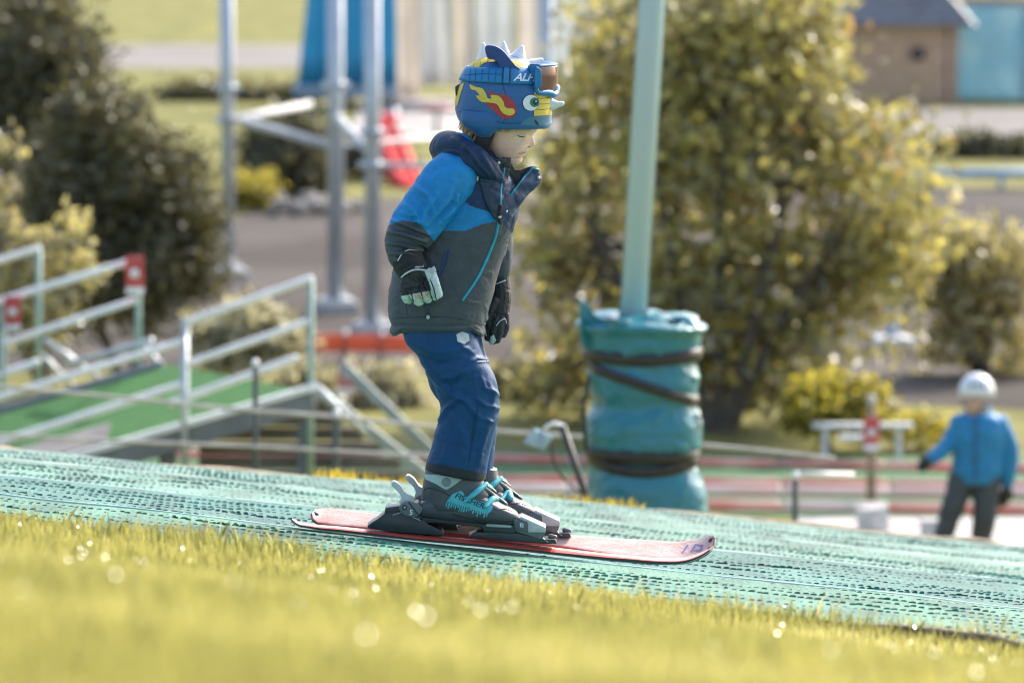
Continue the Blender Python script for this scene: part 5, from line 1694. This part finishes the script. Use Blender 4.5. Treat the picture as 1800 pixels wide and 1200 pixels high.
# ------------------------------------------------------------------ helmet with dragon cover
rows = [(96.5, 872, 902, 0, 14), (98, 860, 911, 0, 24), (101, 849, 919, 0, 33), (106, 838, 928, 0, 43), (115, 826, 939, 0, 53), (130, 815, 952, 0, 64), (145, 808, 961, 0, 70), (160, 803, 966, 0, 73), (175, 801, 968, 0, 74), (188, 800, 969, 0, 74), (200, 802, 969.5, 0, 73), (212, 807, 969.5, 0, 71), (221, 814, 968.5, 0, 68), (224, 818, 966, 0, 65)]
oV, oF = loft(rows, 120, 140, 2.25)
oV = crumple(oV, oF, [([(812, 198), (845, 206), (880, 214), (915, 214)], 3.5, 1.4), ([(806, 165), (820, 190), (850, 200)], 6, 1.0)], .7, 40, 44, .3)
hblue = mat('helmet_cloth', (.008, .090, .265), .5, scale=6, color2=(.010, .10, .285), bump=.12, bscale=220, sheen=.2)
helm = part('helmet', oV, oF, hblue, kid)
hb_ = bvh_of((oV, oF))
for sg in (-1, 1):
    eV, eF = loft([(196, 812, 890, sg * 54, 17), (210, 811, 892, sg * 55, 19), (220, 816, 888, sg * 54, 19), (229, 826, 877, sg * 52, 17), (236, 835, 867, sg * 50, 15), (242, 845, 859, sg * 48, 9)], 60, 60, 2.2)
    eV = crumple(eV, eF, [([(820, 212), (845, 220), (880, 217)], 3, 2.4), ([(825, 222), (850, 229), (872, 227)], 3, 2.4), ([(812, 203), (835, 206), (870, 212)], 3, -2.2), ([(834, 232), (852, 237)], 2.5, 1.6)], .9, 18, 33, .4)
    part('ear_cover', eV, eF, hblue, helm)
    sV_, sF_ = prism(smooth_poly([(836, 236), (848, 231), (864, 236), (872, 230), (866, 245), (861, 256), (862, 268), (872, 286), (860, 286), (846, 270), (838, 254)], 3), *( (-54, -36) if sg < 0 else (36, 54)), 3)
    part('chin_strap', sV_, sF_, blackc, helm)
line_on('seam', [(808, 196), (830, 206), (860, 209), (888, 217), (915, 217)], hb_, .6, mat('helmet_seam', (.006, .05, .16), .6), helm, .3)
line_on('seam', [(884, 150), (890, 175), (888, 205), (884, 217)], hb_, .45, MATS['helmet_seam'], helm, .2)
yel = mat('print_yellow', (.66, .50, .06), .55, var=.05)
red_ = mat('print_red', (.36, .035, .045), .55, var=.05)
white_ = mat('print_white', (.66, .72, .74), .5, var=.04)
teal_ = mat('print_teal', (.05, .17, .27), .5, var=.05)
ink = mat('print_ink', (.012, .015, .03), .6)
grn = mat('print_green', (.02, .22, .14), .5)
zz = lambda pts: [(740 + x / 4, 40 + y / 4) for x, y in pts]
def el(cx_, cy_, rx_, ry_, n_=26, rot=0.0):
    return [(cx_ + rx_ * math.cos(b) * math.cos(rot) - ry_ * math.sin(b) * math.sin(rot), cy_ + rx_ * math.cos(b) * math.sin(rot) + ry_ * math.sin(b) * math.cos(rot)) for b in np.linspace(0, 2 * np.pi, n_, endpoint=False)]
decal('flame_red', [smooth_poly(zz([(466, 472), (530, 502), (600, 510), (650, 555), (672, 610), (655, 660), (600, 677), (548, 655), (500, 610), (455, 572), (482, 560), (488, 520)]), 4)], hb_, red_, helm, .6)
decal('flame_yellow', [smooth_poly(zz([(346, 436), (385, 452), (436, 466), (462, 512), (470, 532), (496, 534), (492, 510), (545, 516), (578, 552), (588, 588), (612, 602), (650, 606), (658, 636), (622, 653), (572, 632), (535, 575), (480, 562), (425, 556), (388, 516), (412, 512), (388, 480), (354, 468)]), 4)], hb_, yel, helm, 1.1)
decal('muzzle', [zz([(700, 716), (720, 685), (770, 662), (850, 650), (917, 645), (919, 690), (912, 735), (800, 726)])], hb_, teal_, helm, .6)
decal('nose_patch', [zz([(796, 478), (850, 490), (912, 500), (917, 648), (792, 656)])], hb_, yel, helm, 1.0)
for yy_ in (530, 570, 608):
    line_on('wrinkle', zz([(800, yy_), (850, yy_ + 3), (905, yy_ - 4)]), hb_, .45, ink, helm, 1.1)
decal('nostril', [el(943, 216, 1.8, 6, 20, -.55)], hb_, ink, helm, 1.1)
decal('eye', [el(932.6, 181, 14.6, 14.6)], hb_, ink, helm, 1.2)
decal('eye_white', [el(932.6, 181, 13.8, 13.8)], hb_, white_, helm, 1.7)
decal('iris', [el(938.8, 180, 8.2, 8.4)], hb_, grn, helm, 2.2)
decal('pupil', [el(940, 180, 4.6, 4.8)], hb_, ink, helm, 2.7)
decal('glint', [el(940.6, 178.4, 1.4, 1.4, 12)], hb_, white_, helm, 3.1)
decal('back_stripe', [zz([(296, 428), (305, 430), (282, 500), (262, 570), (245, 600), (236, 590), (250, 500), (262, 450)])], hb_, yel, helm, .8)
decal('crown_patch', [smooth_poly(zz([(336, 320), (350, 285), (395, 256), (460, 246), (530, 262), (530, 276), (450, 285), (400, 320)]), 4)], hb_, yel, helm, .8)
decal('crown_patch', [smooth_poly(zz([(630, 262), (680, 270), (738, 300), (742, 322), (680, 318), (650, 290)]), 4)], hb_, yel, helm, .8)
for a_, b_ in [((375, 268), (370, 318)), ((415, 250), (420, 300)), ((470, 248), (470, 280))]:
    line_on('wrinkle', zz([a_, ((a_[0] + b_[0]) / 2 + 3, (a_[1] + b_[1]) / 2), b_]), hb_, .45, ink, helm, .9)
# white spikes along the crown, blue horns, nose horn
for b0_, b1_, tip in [((839, 105), (858, 101), (850, 74)), ((877, 98), (896, 99), (885, 71.5)), ((897, 99), (923, 111), (919, 80.5)), ((925, 111), (945, 121), (955, 103.5))]:
    b0_, b1_, tip = np.array(b0_), np.array(b1_), np.array(tip)
    c_ = (b0_ + b1_) / 2; r_ = np.linalg.norm(b1_ - b0_) / 2
    inn = c_ + (c_ - tip) / np.linalg.norm(c_ - tip) * 6
    V, Fc = qt([(inn[0], inn[1], -4), (c_[0], c_[1], -4), tuple((c_ * .45 + tip * .55)) + (-4,), tuple((c_ * .12 + tip * .88)) + (-4,)], [r_ * 1.25, r_ * 1.15, r_ * .66, r_ * .3], 18, 16)
    part('spike', V, Fc, mat('spike_cloth', (.84, .83, .82), .6, scale=20, var=.04), helm)
for v0, v1 in ((-56, -40), (40, 56)):
    V, Fc = prism(smooth_poly([(853, 82), (868, 80.5), (883, 88), (896, 103), (906, 115), (914, 123), (880, 124), (876, 112), (868, 105), (857, 102)], 4), v0, v1, 4.5, 3)
    part('horn', V, Fc, mat('horn_cloth', (.012, .06, .235), .5, scale=8, bump=.1, bscale=200), helm)
V, Fc = qt([(958, 183, -10), (966, 183.5, -10), (973, 184, -11), (982, 183.5, -12), (989, 182.5, -12)], [13, 13, 9.5, 5.6, 4], 20, 20)
part('nose_horn', V, Fc, mat('white_cloth', (.68, .74, .74), .55, var=.04, scale=20), helm)
V, Fc = prism([(800, 152), (806, 147), (811, 149), (806, 163), (801, 168)], -22, 22, 2)
part('strap_clip', V, Fc, mat('black_plastic', (.02, .02, .022), .4), helm)

# ------------------------------------------------------------------ goggles
gog = thing('goggles', 'blue ski goggles with brown lens pushed up on the spiked helmet', 'goggles', Q(960, 140, 0))
gblue = mat('strap_blue', (.006, .16, .37), .55, scale=40, color2=(.006, .18, .41), bump=.15, bscale=240)
zc = Q(885, 133.5, -66)[2]
ctr = Q(885, 133.5, 0)
Pn, hh_ = [], []
for b in np.linspace(RAD(32), RAD(328), 150):
    d = np.array([math.cos(b), math.sin(b)])
    hs_ = []
    for dz in (-13.2, -7, 0, 7, 13.2):
        slope = 5.0 * d[0]
        o_ = Vector((ctr[0] + d[0] * .5, ctr[1] + d[1] * .5, zc + (dz * (1 + .10 * d[0]) - slope * .35) / S))
        h_, nr, _, _ = hb_.ray_cast(o_, Vector((-d[0], -d[1], 0)))
        hs_.append(np.array(h_) + np.array([d[0], d[1], 0]) * 1.4 / S if h_ is not None else np.array([ctr[0], ctr[1], o_.z]))
    out = [p + np.array([d[0], d[1], .15]) * (2.6 / S) for p in hs_]
    Pn += hs_ + out[::-1]
sVg, sFg = np.array(Pn), []
for i in range(149):
    for q in range(10):
        k2 = (q + 1) % 10
        sFg.append((i * 10 + q, i * 10 + k2, (i + 1) * 10 + k2, (i + 1) * 10 + q))
sFg.append(tuple(range(9, -1, -1))); sFg.append(tuple(149 * 10 + j for j in range(10)))
stp = part('strap', sVg, sFg, gblue, gog)
sb_ = bvh_of((sVg, sFg), (oV, oF))
text_decal('lettering', 'ALPINA', (903, 142), 18.5, .03, sb_, mat('white_print', (.74, .78, .80), .5), stp, .7, .35, .92, 1.12, 3.0, clip=38)
for x_, w_ in ((884, 2.2), (896.5, 2.2)):
    line_on('buckle_edge', [(x_ + 1, 119), (x_, 133), (x_ - 1, 148)], sb_, 1.3, MATS['black_plastic'], stp, 1.2)
decal('slider', [[(886, 119), (895.5, 119.5), (894.5, 147), (884.5, 146)]], sb_, gblue, stp, 2.4)
for x_ in (826, 836, 847, 859, 871):
    line_on('stitch', [(x_ + 1, 121), (x_, 133), (x_ - 1, 146)], sb_, .45, mat('stitch_blue', (.004, .10, .26), .6), stp, .5)
line_on('stitch', [(817, 132), (850, 130), (882, 131)], sb_, .45, MATS['stitch_blue'], stp, .5)
def lens_pt(v, py_, off=0.0):
    return Q(980 + off - 33 * (abs(v) / 58) ** 2.1 - .05 * abs(py_ - 134) - (py_ - 134) * .02, py_ + 1.0 - .06 * v, v)
vs = np.linspace(-57, 57, 49); ps = np.linspace(113.5, 157, 17)
Vl = np.array([lens_pt(v, p if True else 0) + np.array([.002 * math.cos((p - 135) / 44 * math.pi), 0, 0]) for v in vs for p in ps])
Fl = [(i * 17 + j, i * 17 + j + 1, (i + 1) * 17 + j + 1, (i + 1) * 17 + j) for i in range(48) for j in range(16)]
ln = part('lens', Vl, Fl, mat('brown_lens', (.12, .050, .050), .10, var=.15, scale=9, color2=(.17, .085, .085), metal=.05, coat=.4), gog)
md = ln.modifiers.new('s', 'SOLIDIFY'); md.thickness = .002
# frame round the lens: sides, bottom with nose notch, top
per = []
for v in np.linspace(-57, 57, 40):
    per.append(lens_pt(v, 112, -1))
for p in np.linspace(118, 154, 8):
    per.append(lens_pt(57.5, p, -3))
for v in np.linspace(57, -57, 50):
    per.append(lens_pt(v, 159.5 - 7 * math.exp(-(v / 9) ** 2) + 5 * math.exp(-((abs(v) - 22) / 12) ** 2), 0))
for p in np.linspace(154, 118, 8):
    per.append(lens_pt(-57.5, p, -3))
per = np.array(per + [per[0]])
k_ = len(per)
rad_ = np.interp(np.arange(k_), [0, 39, 48, 60, 86, 98, 106], [2.0, 2.0, 4, 6.2, 6.2, 4, 2.0])
V, Fc = tube(per, rad_ / S, 12, roundcap=False)
part('frame', V, Fc, mat('frame_blue', (.006, .17, .38), .35, coat=.2), gog)
# skirt between frame and helmet
Vs_ = []
for i in range(k_):
    p = per[i]
    c_ = np.array([ctr[0], ctr[1], p[2]])
    q = c_ + (p - c_) * .74
    Vs_ += [p + (p - c_) * -.02, (p + q) / 2, q]
Fs_ = [(i * 3 + j, i * 3 + j + 1, (i + 1) * 3 + j + 1, (i + 1) * 3 + j) for i in range(k_ - 1) for j in range(2)]
o_ = part('foam', Vs_, Fs_, mat('frame_foam', (.008, .13, .30), .7), gog)
o_.modifiers.new('s', 'SOLIDIFY').thickness = .004
V, Fc = prism(smooth_poly([(941, 120.5), (946, 119), (951, 125), (952, 149), (946, 156), (940, 152)], 3), -67, -58, 1.5)
part('outrigger', V, Fc, gblue, gog)
V, Fc = prism(smooth_poly([(941, 120.5), (946, 119), (951, 125), (952, 149), (946, 156), (940, 152)], 3), 58, 67, 1.5)
part('outrigger', V, Fc, gblue, gog)

# ------------------------------------------------------------------ skis, bindings, boots
z8 = lambda pts: [(660 + x / 5.294, 820 + y / 5.294) for x, y in pts]
topm = mat('worn_topsheet', (.58, .115, .085), .42, scale=16, color2=(.66, .46, .42), bump=.15, bscale=120, detail=8, stretch=(.6, 2.2, 1))
dustm = mat('dusty_topsheet', (.60, .33, .28), .5, scale=22, color2=(.67, .53, .48), bump=.25, bscale=160, detail=8, stretch=(.7, 2, 1))
redm = mat('red_sidewall', (.60, .085, .06), .35, scale=20, var=.06)
blk = mat('black_sidewall', (.022, .024, .026), .4, scale=30)
edgem = mat('steel_edge', (.45, .46, .47), .3, metal=.8)

def ski(label, line, v0, v1, roll, loc):
    """line: (px, py) of the running surface from tail to tip; v at tail and tip; roll about the long axis"""
    Lp = np.array(line, float)
    n_ = 90
    d = np.r_[0, np.cumsum(np.hypot(*np.diff(Lp, axis=0).T))]
    X_ = spline(d, Lp, np.linspace(0, d[-1], n_))
    s_ = np.linspace(0, 1, n_)
    C_ = Q(X_[:, 0], X_[:, 1], v0 + (v1 - v0) * s_)
    T = np.gradient(C_, axis=0); T /= np.linalg.norm(T, axis=1)[:, None]
    w = np.interp(s_, [0, .006, .02, .06, .45, .84, .93, .97, .99, 1], [.030, .060, .078, .086, .068, .100, .098, .080, .055, .016])
    h = np.interp(s_, [0, .1, .35, .6, .85, 1], [.006, .010, .0150, .0150, .0115, .006])
    bv = np.interp(s_, [0, .15, .3, .65, .8, 1], [.003, .006, .013, .012, .004, .003])
    sw = np.interp(s_, [0, .15, .3, .62, .8, 1], [.8, .7, .42, .5, .8, .8])
    V_ = []
    for c, t_, w_, h_, bv_, sw_ in zip(C_, T, w, h, bv, sw):
        side = np.array([0, 1.0, 0]); side -= t_ * (side @ t_); side /= np.linalg.norm(side)
        n__ = np.cross(t_, side)
        if n__[2] < 0: n__ = -n__
        sd = side * math.cos(roll) + n__ * math.sin(roll)
        nn_ = n__ * math.cos(roll) - side * math.sin(roll)
        for a_, b_ in ((-.5 * w_, 0), (-.5 * w_, .0016), (-.5 * w_, h_ * sw_), (-.5 * w_ + bv_, h_), (-.5 * w_ + bv_ + .008, h_ + .0006), (.5 * w_ - bv_ - .008, h_ + .0006), (.5 * w_ - bv_, h_), (.5 * w_, h_ * sw_), (.5 * w_, .0016), (.5 * w_, 0)):
            if w_ < .045: a_ = np.clip(a_, -.5 * w_, .5 * w_)
            V_.append(c + sd * a_ + nn_ * b_)
    V_ = np.array(V_)
    root = thing('ski', label, 'ski', loc, 'the pair of red skis')
    ms = [edgem, blk, redm, dustm, dustm, dustm, redm, blk, edgem, blk]
    names = {'base': (9, 0, 8), 'sidewall': (1, 7), 'topsheet': (2, 3, 4, 5, 6)}
    for nm, segs_ in names.items():
        Fs = []; mi = []
        for q in segs_:
            for i in range(n_ - 1):
                k2 = (q + 1) % 10
                Fs.append((i * 10 + q, (i + 1) * 10 + q, (i + 1) * 10 + k2, i * 10 + k2))
                mi.append(q)
        mats_ = []
        for q in segs_:
            mm = ms[q]
            if mm not in mats_: mats_.append(mm)
        o_ = part(nm, V_, Fs, mats_, root, nm != 'sidewall')
        idx = [mats_.index(ms[q]) if not (ms[q] is redm and q in (3, 5) and .70 < (f[0] // 10) / n_ ) else mats_.index(dustm if dustm in mats_ else ms[q]) for q, f in zip(mi, Fs)]
        o_.data.polygons.foreach_set('material_index', idx)
        bmx = bmesh.new(); bmx.from_mesh(o_.data)
        bmesh.ops.delete(bmx, geom=[v for v in bmx.verts if not v.link_faces], context='VERTS')
        bmesh.ops.recalc_face_normals(bmx, faces=bmx.faces[:])
        bmx.to_mesh(o_.data); bmx.free()
    for sl, nm in ((slice(0, 10), 'tail_guard'), (slice((n_ - 1) * 10, n_ * 10), 'tip_guard')):
        cc_ = V_[sl]
        e_ = cc_.mean(0)
        V, Fc = tube([e_ - (T[0] if nm == 'tail_guard' else -T[-1]) * -.004, e_ + (T[0] if nm == 'tail_guard' else -T[-1]) * .010], [.006, .012], 12, flat=.6)
        part(nm, V, Fc, mat('tip_plastic', (.05, .052, .055), .4), root)
    return root, (V_, [(i * 10 + q, (i + 1) * 10 + q, (i + 1) * 10 + (q + 1) % 10, i * 10 + (q + 1) % 10) for i in range(n_ - 1) for q in range(10)])

nline = [(511, 914), (520, 921), (545, 927), (600, 934), (700, 945), (800, 955), (900, 965), (1000, 976), (1100, 986), (1165, 990), (1205, 987), (1235, 976), (1256, 962)]
fline = [(549, 900), (556, 906), (580, 911), (640, 919), (740, 930), (850, 942), (950, 953), (1050, 964), (1130, 971), (1185, 974), (1222, 968), (1245, 957), (1257, 945)]
ski_n, nm_ = ski('nearer of the two red skis, seen along its black edge', nline, -48, -34, RAD(-4), Q(880, 960, -40))
ski_f, fm_ = ski('farther red ski, its dusty pink top tilted into view', fline, 62, 6, RAD(24), Q(900, 948, 40))
tipb = bvh_of(fm_)
for pl_ in ([[(1198, 971), (1208, 957), (1211, 958), (1201, 972)]], [[(1214, 968), (1222, 956), (1237, 957), (1233, 968)], [(1219, 966), (1224, 959), (1233, 960), (1230, 966)]]):
    decal('logo', pl_, tipb, mat('violet_print', (.22, .17, .38), .5), ski_f, .8)

grey_d = mat('binding_black', (.030, .034, .038), .42, scale=30, var=.1)
grey_m = mat('binding_grey', (.13, .145, .155), .4, scale=30, var=.1)
grey_l = mat('binding_light', (.48, .50, .50), .38, scale=30, var=.06)
mintm = mat('lever_mint', (.50, .56, .52), .4, scale=30, var=.06)
def sh(pts, dx, dy):
    return [(x + dx, y + dy) for x, y in pts]
def binding(root, dx, dy, vc, near):
    P = lambda pts, a_, b_, bv=1.6: prism(sh(pts, dx, dy), vc + a_, vc + b_, bv)
    o_ = part('heel_track', *P([(646, 921), (655, 914), (664, 909), (676, 899), (700, 896), (740, 904), (752, 917), (778, 930), (780, 938), (700, 932), (648, 925)], -25, 25), grey_d, root)
    o_ = part('heel_piece', *P([(675, 904), (678, 889), (703, 886), (712, 879), (735, 880), (743, 892), (742, 908), (715, 911), (690, 908)], -23, 23, 2.5), grey_d, root)
    V, Fc = P(smooth_poly([(701, 893), (706, 884), (718, 880), (732, 883), (743, 892), (738, 903), (728, 908), (712, 906)], 3), -29, -22, 1.5)
    dl = part('dial', V, Fc, grey_m, o_)
    db_ = bvh_of((V, Fc))
    if near:
        decal('dial_line', [sh([(716, 881), (719, 881), (737, 904), (734, 905)], dx, dy)], db_, grey_d, dl, .6)
        decal('screw', [sh(el(711, 891.5, 4.6, 4.6), dx, dy)], db_, grey_d, dl, .7)
        decal('screw_head', [sh(el(711.3, 891.2, 1.7, 1.7, 12), dx, dy)], db_, grey_l, dl, 1.1)
        text_decal('number', '5', (719 + dx, 904 + dy), 13, .1, db_, mat('white_ink', (.75, .78, .78), .5), dl, .8)
    V, Fc = P(smooth_poly([(688, 849), (691, 845), (697, 846), (704, 852), (710, 861), (716, 866), (724, 870), (729, 879), (722, 885), (704, 886), (706, 874), (701, 864), (693, 856)], 3), -12, 12, 2.5)
    part('heel_lever', V, Fc, mintm, o_)
    part('boot_rest', *P([(736, 908), (790, 912), (790, 917), (737, 913)], -22, 22, .8), grey_l, root)
    part('toe_track', *P([(824, 939), (838, 932), (870, 930), (905, 932), (955, 944), (976, 944), (979, 952), (955, 952), (880, 946)], -24, 24), grey_d, root)
    part('slide_plate', *P([(846, 917), (904, 919), (906, 934), (850, 931)], -26, 26, 1.5), grey_d, root)
    part('slide_strip', *P([(855, 920), (899, 923), (899, 927), (855, 925)], -27.5, -25, .6), mat('grey_strip', (.36, .42, .41), .5), root)
    V, Fc = P([(902, 913), (909, 908), (918, 906), (930, 911), (958, 924), (959, 931), (953, 946), (926, 937), (905, 931)], -24, 24, 2.5)
    tp = part('toe_piece', V, Fc, grey_m, root)
    part('toe_cap', *P([(910, 906.5), (918, 904.5), (959, 923), (959, 932), (928, 932), (927, 915)], -25, 25.5, 1.5), grey_l, tp)
    V, Fc = P([(902, 912), (927, 916), (927, 934), (905, 930)], -27, -22, 1.4)
    tw_ = part('toe_wing', V, Fc, mat('wing_grey', (.085, .10, .115), .4), tp)
    if near:
        wb = bvh_of((V, Fc))
        decal('logo_square', [[(913.8, 918.5), (920, 919.2), (920, 926.2), (914, 925.8)]], wb, MATS['white_ink'], tw_, .6)
        text_decal('logo_letter', 'S', (915.2, 925.2), 7.5, .08, wb, ink, tw_, .9)
    part('brake_arm', *tube([Q(690 + dx, 905 + dy, vc - 24), Q(706 + dx, 900 + dy, vc - 27), Q(738 + dx, 914 + dy, vc - 27)], 1.1 / S, 8), mat('brake_wire', (.40, .41, .41), .3, metal=.7), root)
    part('toe_wire', *tube([Q(953 + dx, 943 + dy, vc - 20), Q(957 + dx, 948 + dy, vc - 23), Q(963 + dx, 952 + dy, vc - 24)], .9 / S, 8), MATS['brake_wire'], root)
    part('toe_screw', *tube([Q(967 + dx, 942 + dy, vc - 8), Q(976 + dx, 944 + dy, vc - 8)], 4.5 / S, 12), grey_m, root)
binding(ski_n, 0, 0, -42, True)
binding(ski_f, 25, -11, 46, False)

bootm = mat('boot_shell', (.055, .060, .070), .36, scale=18, color2=(.068, .074, .085), bump=.04, bscale=120)
turqm = mat('turquoise_plastic', (.035, .36, .43), .3, scale=40, color2=(.10, .46, .52))
steelb = mat('buckle_steel', (.58, .60, .60), .25, metal=.8)
def boot(dx, dy, vc, near):
    V1, F1 = loft([(826, 749 + dx, 848 + dx, vc, 33), (840, 746 + dx, 851 + dx, vc, 35), (855, 743 + dx, 857 + dx, vc, 36), (868, 741 + dx, 861 + dx, vc, 36), (882, 741 + dx, 860 + dx, vc, 36), (893, 743 + dx, 850 + dx, vc, 34)], 40, 48, 2.6, warp=lambda X_, y_: dy + .16 * (X_ - dx - 800) * smoothstep(880, 826, y_))
    xs_ = [(739, 882, 908, 25), (744, 876, 909, 29), (760, 868, 912, 31), (790, 866, 916, 32), (820, 864, 919, 33), (845, 866, 920, 36), (866, 876, 919, 37), (885, 886, 918, 34), (900, 894, 917, 28), (908, 899, 915, 20), (912, 904, 912, 10)]
    R_ = np.array(xs_, float)
    tt_ = np.linspace(739, 912, 50)
    X_ = spline(R_[:, 0], R_[:, 1:], tt_)
    aa = np.linspace(0, 2 * np.pi, 44, endpoint=False)
    c_ = np.sign(np.cos(aa)) * np.abs(np.cos(aa)) ** (2 / 2.8); s_ = np.sign(np.sin(aa)) * np.abs(np.sin(aa)) ** (2 / 2.8)
    PY = (X_[:, :1] + X_[:, 1:2]) / 2 + (X_[:, 1:2] - X_[:, :1]) / 2 * c_
    V2 = Q(tt_[:, None] + dx + 0 * PY, PY + dy, vc + 0 * PY); V2[..., 1] += X_[:, 2:3] * s_ / S
    V2 = V2.reshape(-1, 3); F2 = ring_faces(50, 44)
    b_ = part('boot', V2, F2, bootm, kid, label='grey ski boot with turquoise buckles and lettering, nearer one' if near else 'grey ski boot of the far leg')
    cf = part('boot_cuff', V1, F1, bootm, b_)
    bb = bvh_of((V1, F1), (V2, F2))
    if near:
        decal('cuff_panel', [sh([(747, 833), (770, 834), (813, 841.5), (800, 851), (787, 859.5), (783, 860), (768, 851), (747, 841)], dx, dy)], bb, mat('mint_panel', (.42, .54, .51), .4), b_, .7)
        decal('pivot', [sh(el(784.5, 847, 8.4, 8), dx, dy)], bb, mat('pivot_grey', (.20, .24, .25), .4), b_, 1.2)
        rr = random.Random(3)
        top = [(680, 300), (715, 256), (790, 222), (812, 232), (830, 268), (885, 292), (960, 316), (1040, 338), (1096, 372), (1078, 410), (1050, 432)]
        teeth = []
        x_ = 1046
        while x_ > 672:
            yb = 322 + (x_ - 672) * .30
            lg = rr.uniform(14, 62)
            w_ = rr.uniform(9, 16)
            teeth += [(x_, yb), (x_ - lg * .28, yb + lg), (x_ - w_ - lg * .28, yb + lg - 2), (x_ - w_, yb - 3)]
            x_ -= w_ + rr.uniform(5, 9)
        decal('print', [z8(top + teeth + [(668, 345)])], bb, turqm, b_, .6, 3)
        text_decal('lettering', 'FISCHER', (798.5, 873.5), 13.2, .375, bb, mat('boot_ink', (.02, .03, .05), .5), b_, 1.1, .15, 1.0, 1.12, 2.5)
    for k, (p0, p1, p2_) in enumerate([((818, 880), (834, 866), (851, 852)), ((853, 890), (866, 878), (882, 866))]):
        W_ = hit(bb, [p0[0] + dx, p1[0] + dx, p2_[0] + dx], [p0[1] + dy, p1[1] + dy, p2_[1] + dy], 3.0)
        V, Fc = tube(W_, np.array([4.6, 7.2, 6.4]) / S, 8, m=14, flat=.75)
        bk = part('buckle', V, Fc, turqm, b_)
        V, Fc = tube(W_[1:] + np.array([0, -4.5 / S, .0]), np.array([1.8, 1.4]) / S, 8)
        part('catch', V, Fc, steelb, bk)
        V, Fc = tube([W_[2] + np.array([-.004, 0, -.002]), W_[2] + np.array([.006, .012, -.004]), W_[2] + np.array([.014, .03, -.012])], 3.4 / S, 10, m=8)
        part('hinge', V, Fc, turqm, bk)
        for q_ in (-1, 1):
            V, Fc = tube([W_[2] + np.array([.002, .004 * q_, 0]), W_[2] + np.array([.016, .004 * q_ + .006, -.010]), W_[2] + np.array([.028, .02, -.022])], .9 / S, 6, m=8)
            part('wire', V, Fc, steelb, bk)
    V, Fc = tube(hit(bb, np.array([846, 858, 872, 886]) + dx, np.array([858, 868, 878, 887]) + dy, 1.5) + np.array([0, .02, 0]), np.array([9, 10, 10, 8]) / S, 12, m=12, flat=.5)
    part('tongue', V, Fc, mat('tongue_grey', (.12, .13, .14), .35), b_)
    part('sole', *prism(sh([(737, 905), (790, 911), (850, 917), (908, 912), (910, 917), (850, 922), (790, 918), (737, 911)], dx, dy), vc - 25, vc + 25, 1.5), mat('sole_rubber', (.03, .03, .032), .6), b_)
    line_on('shell_edge', sh([(744, 862), (752, 857), (770, 861), (790, 870)], dx, dy), bb, .8, mat('shell_line', (.02, .022, .026), .5), b_, .2)
    line_on('shell_edge', sh([(795, 903), (815, 908), (840, 913)], dx, dy), bb, 1.2, MATS['shell_line'], b_, .2)
    line_on('shell_edge', sh([(868, 893), (876, 895), (886, 894), (900, 899)], dx, dy), bb, .9, MATS['shell_line'], b_, .2)
boot(0, 0, -42, True)
boot(26, -10, 46, False)
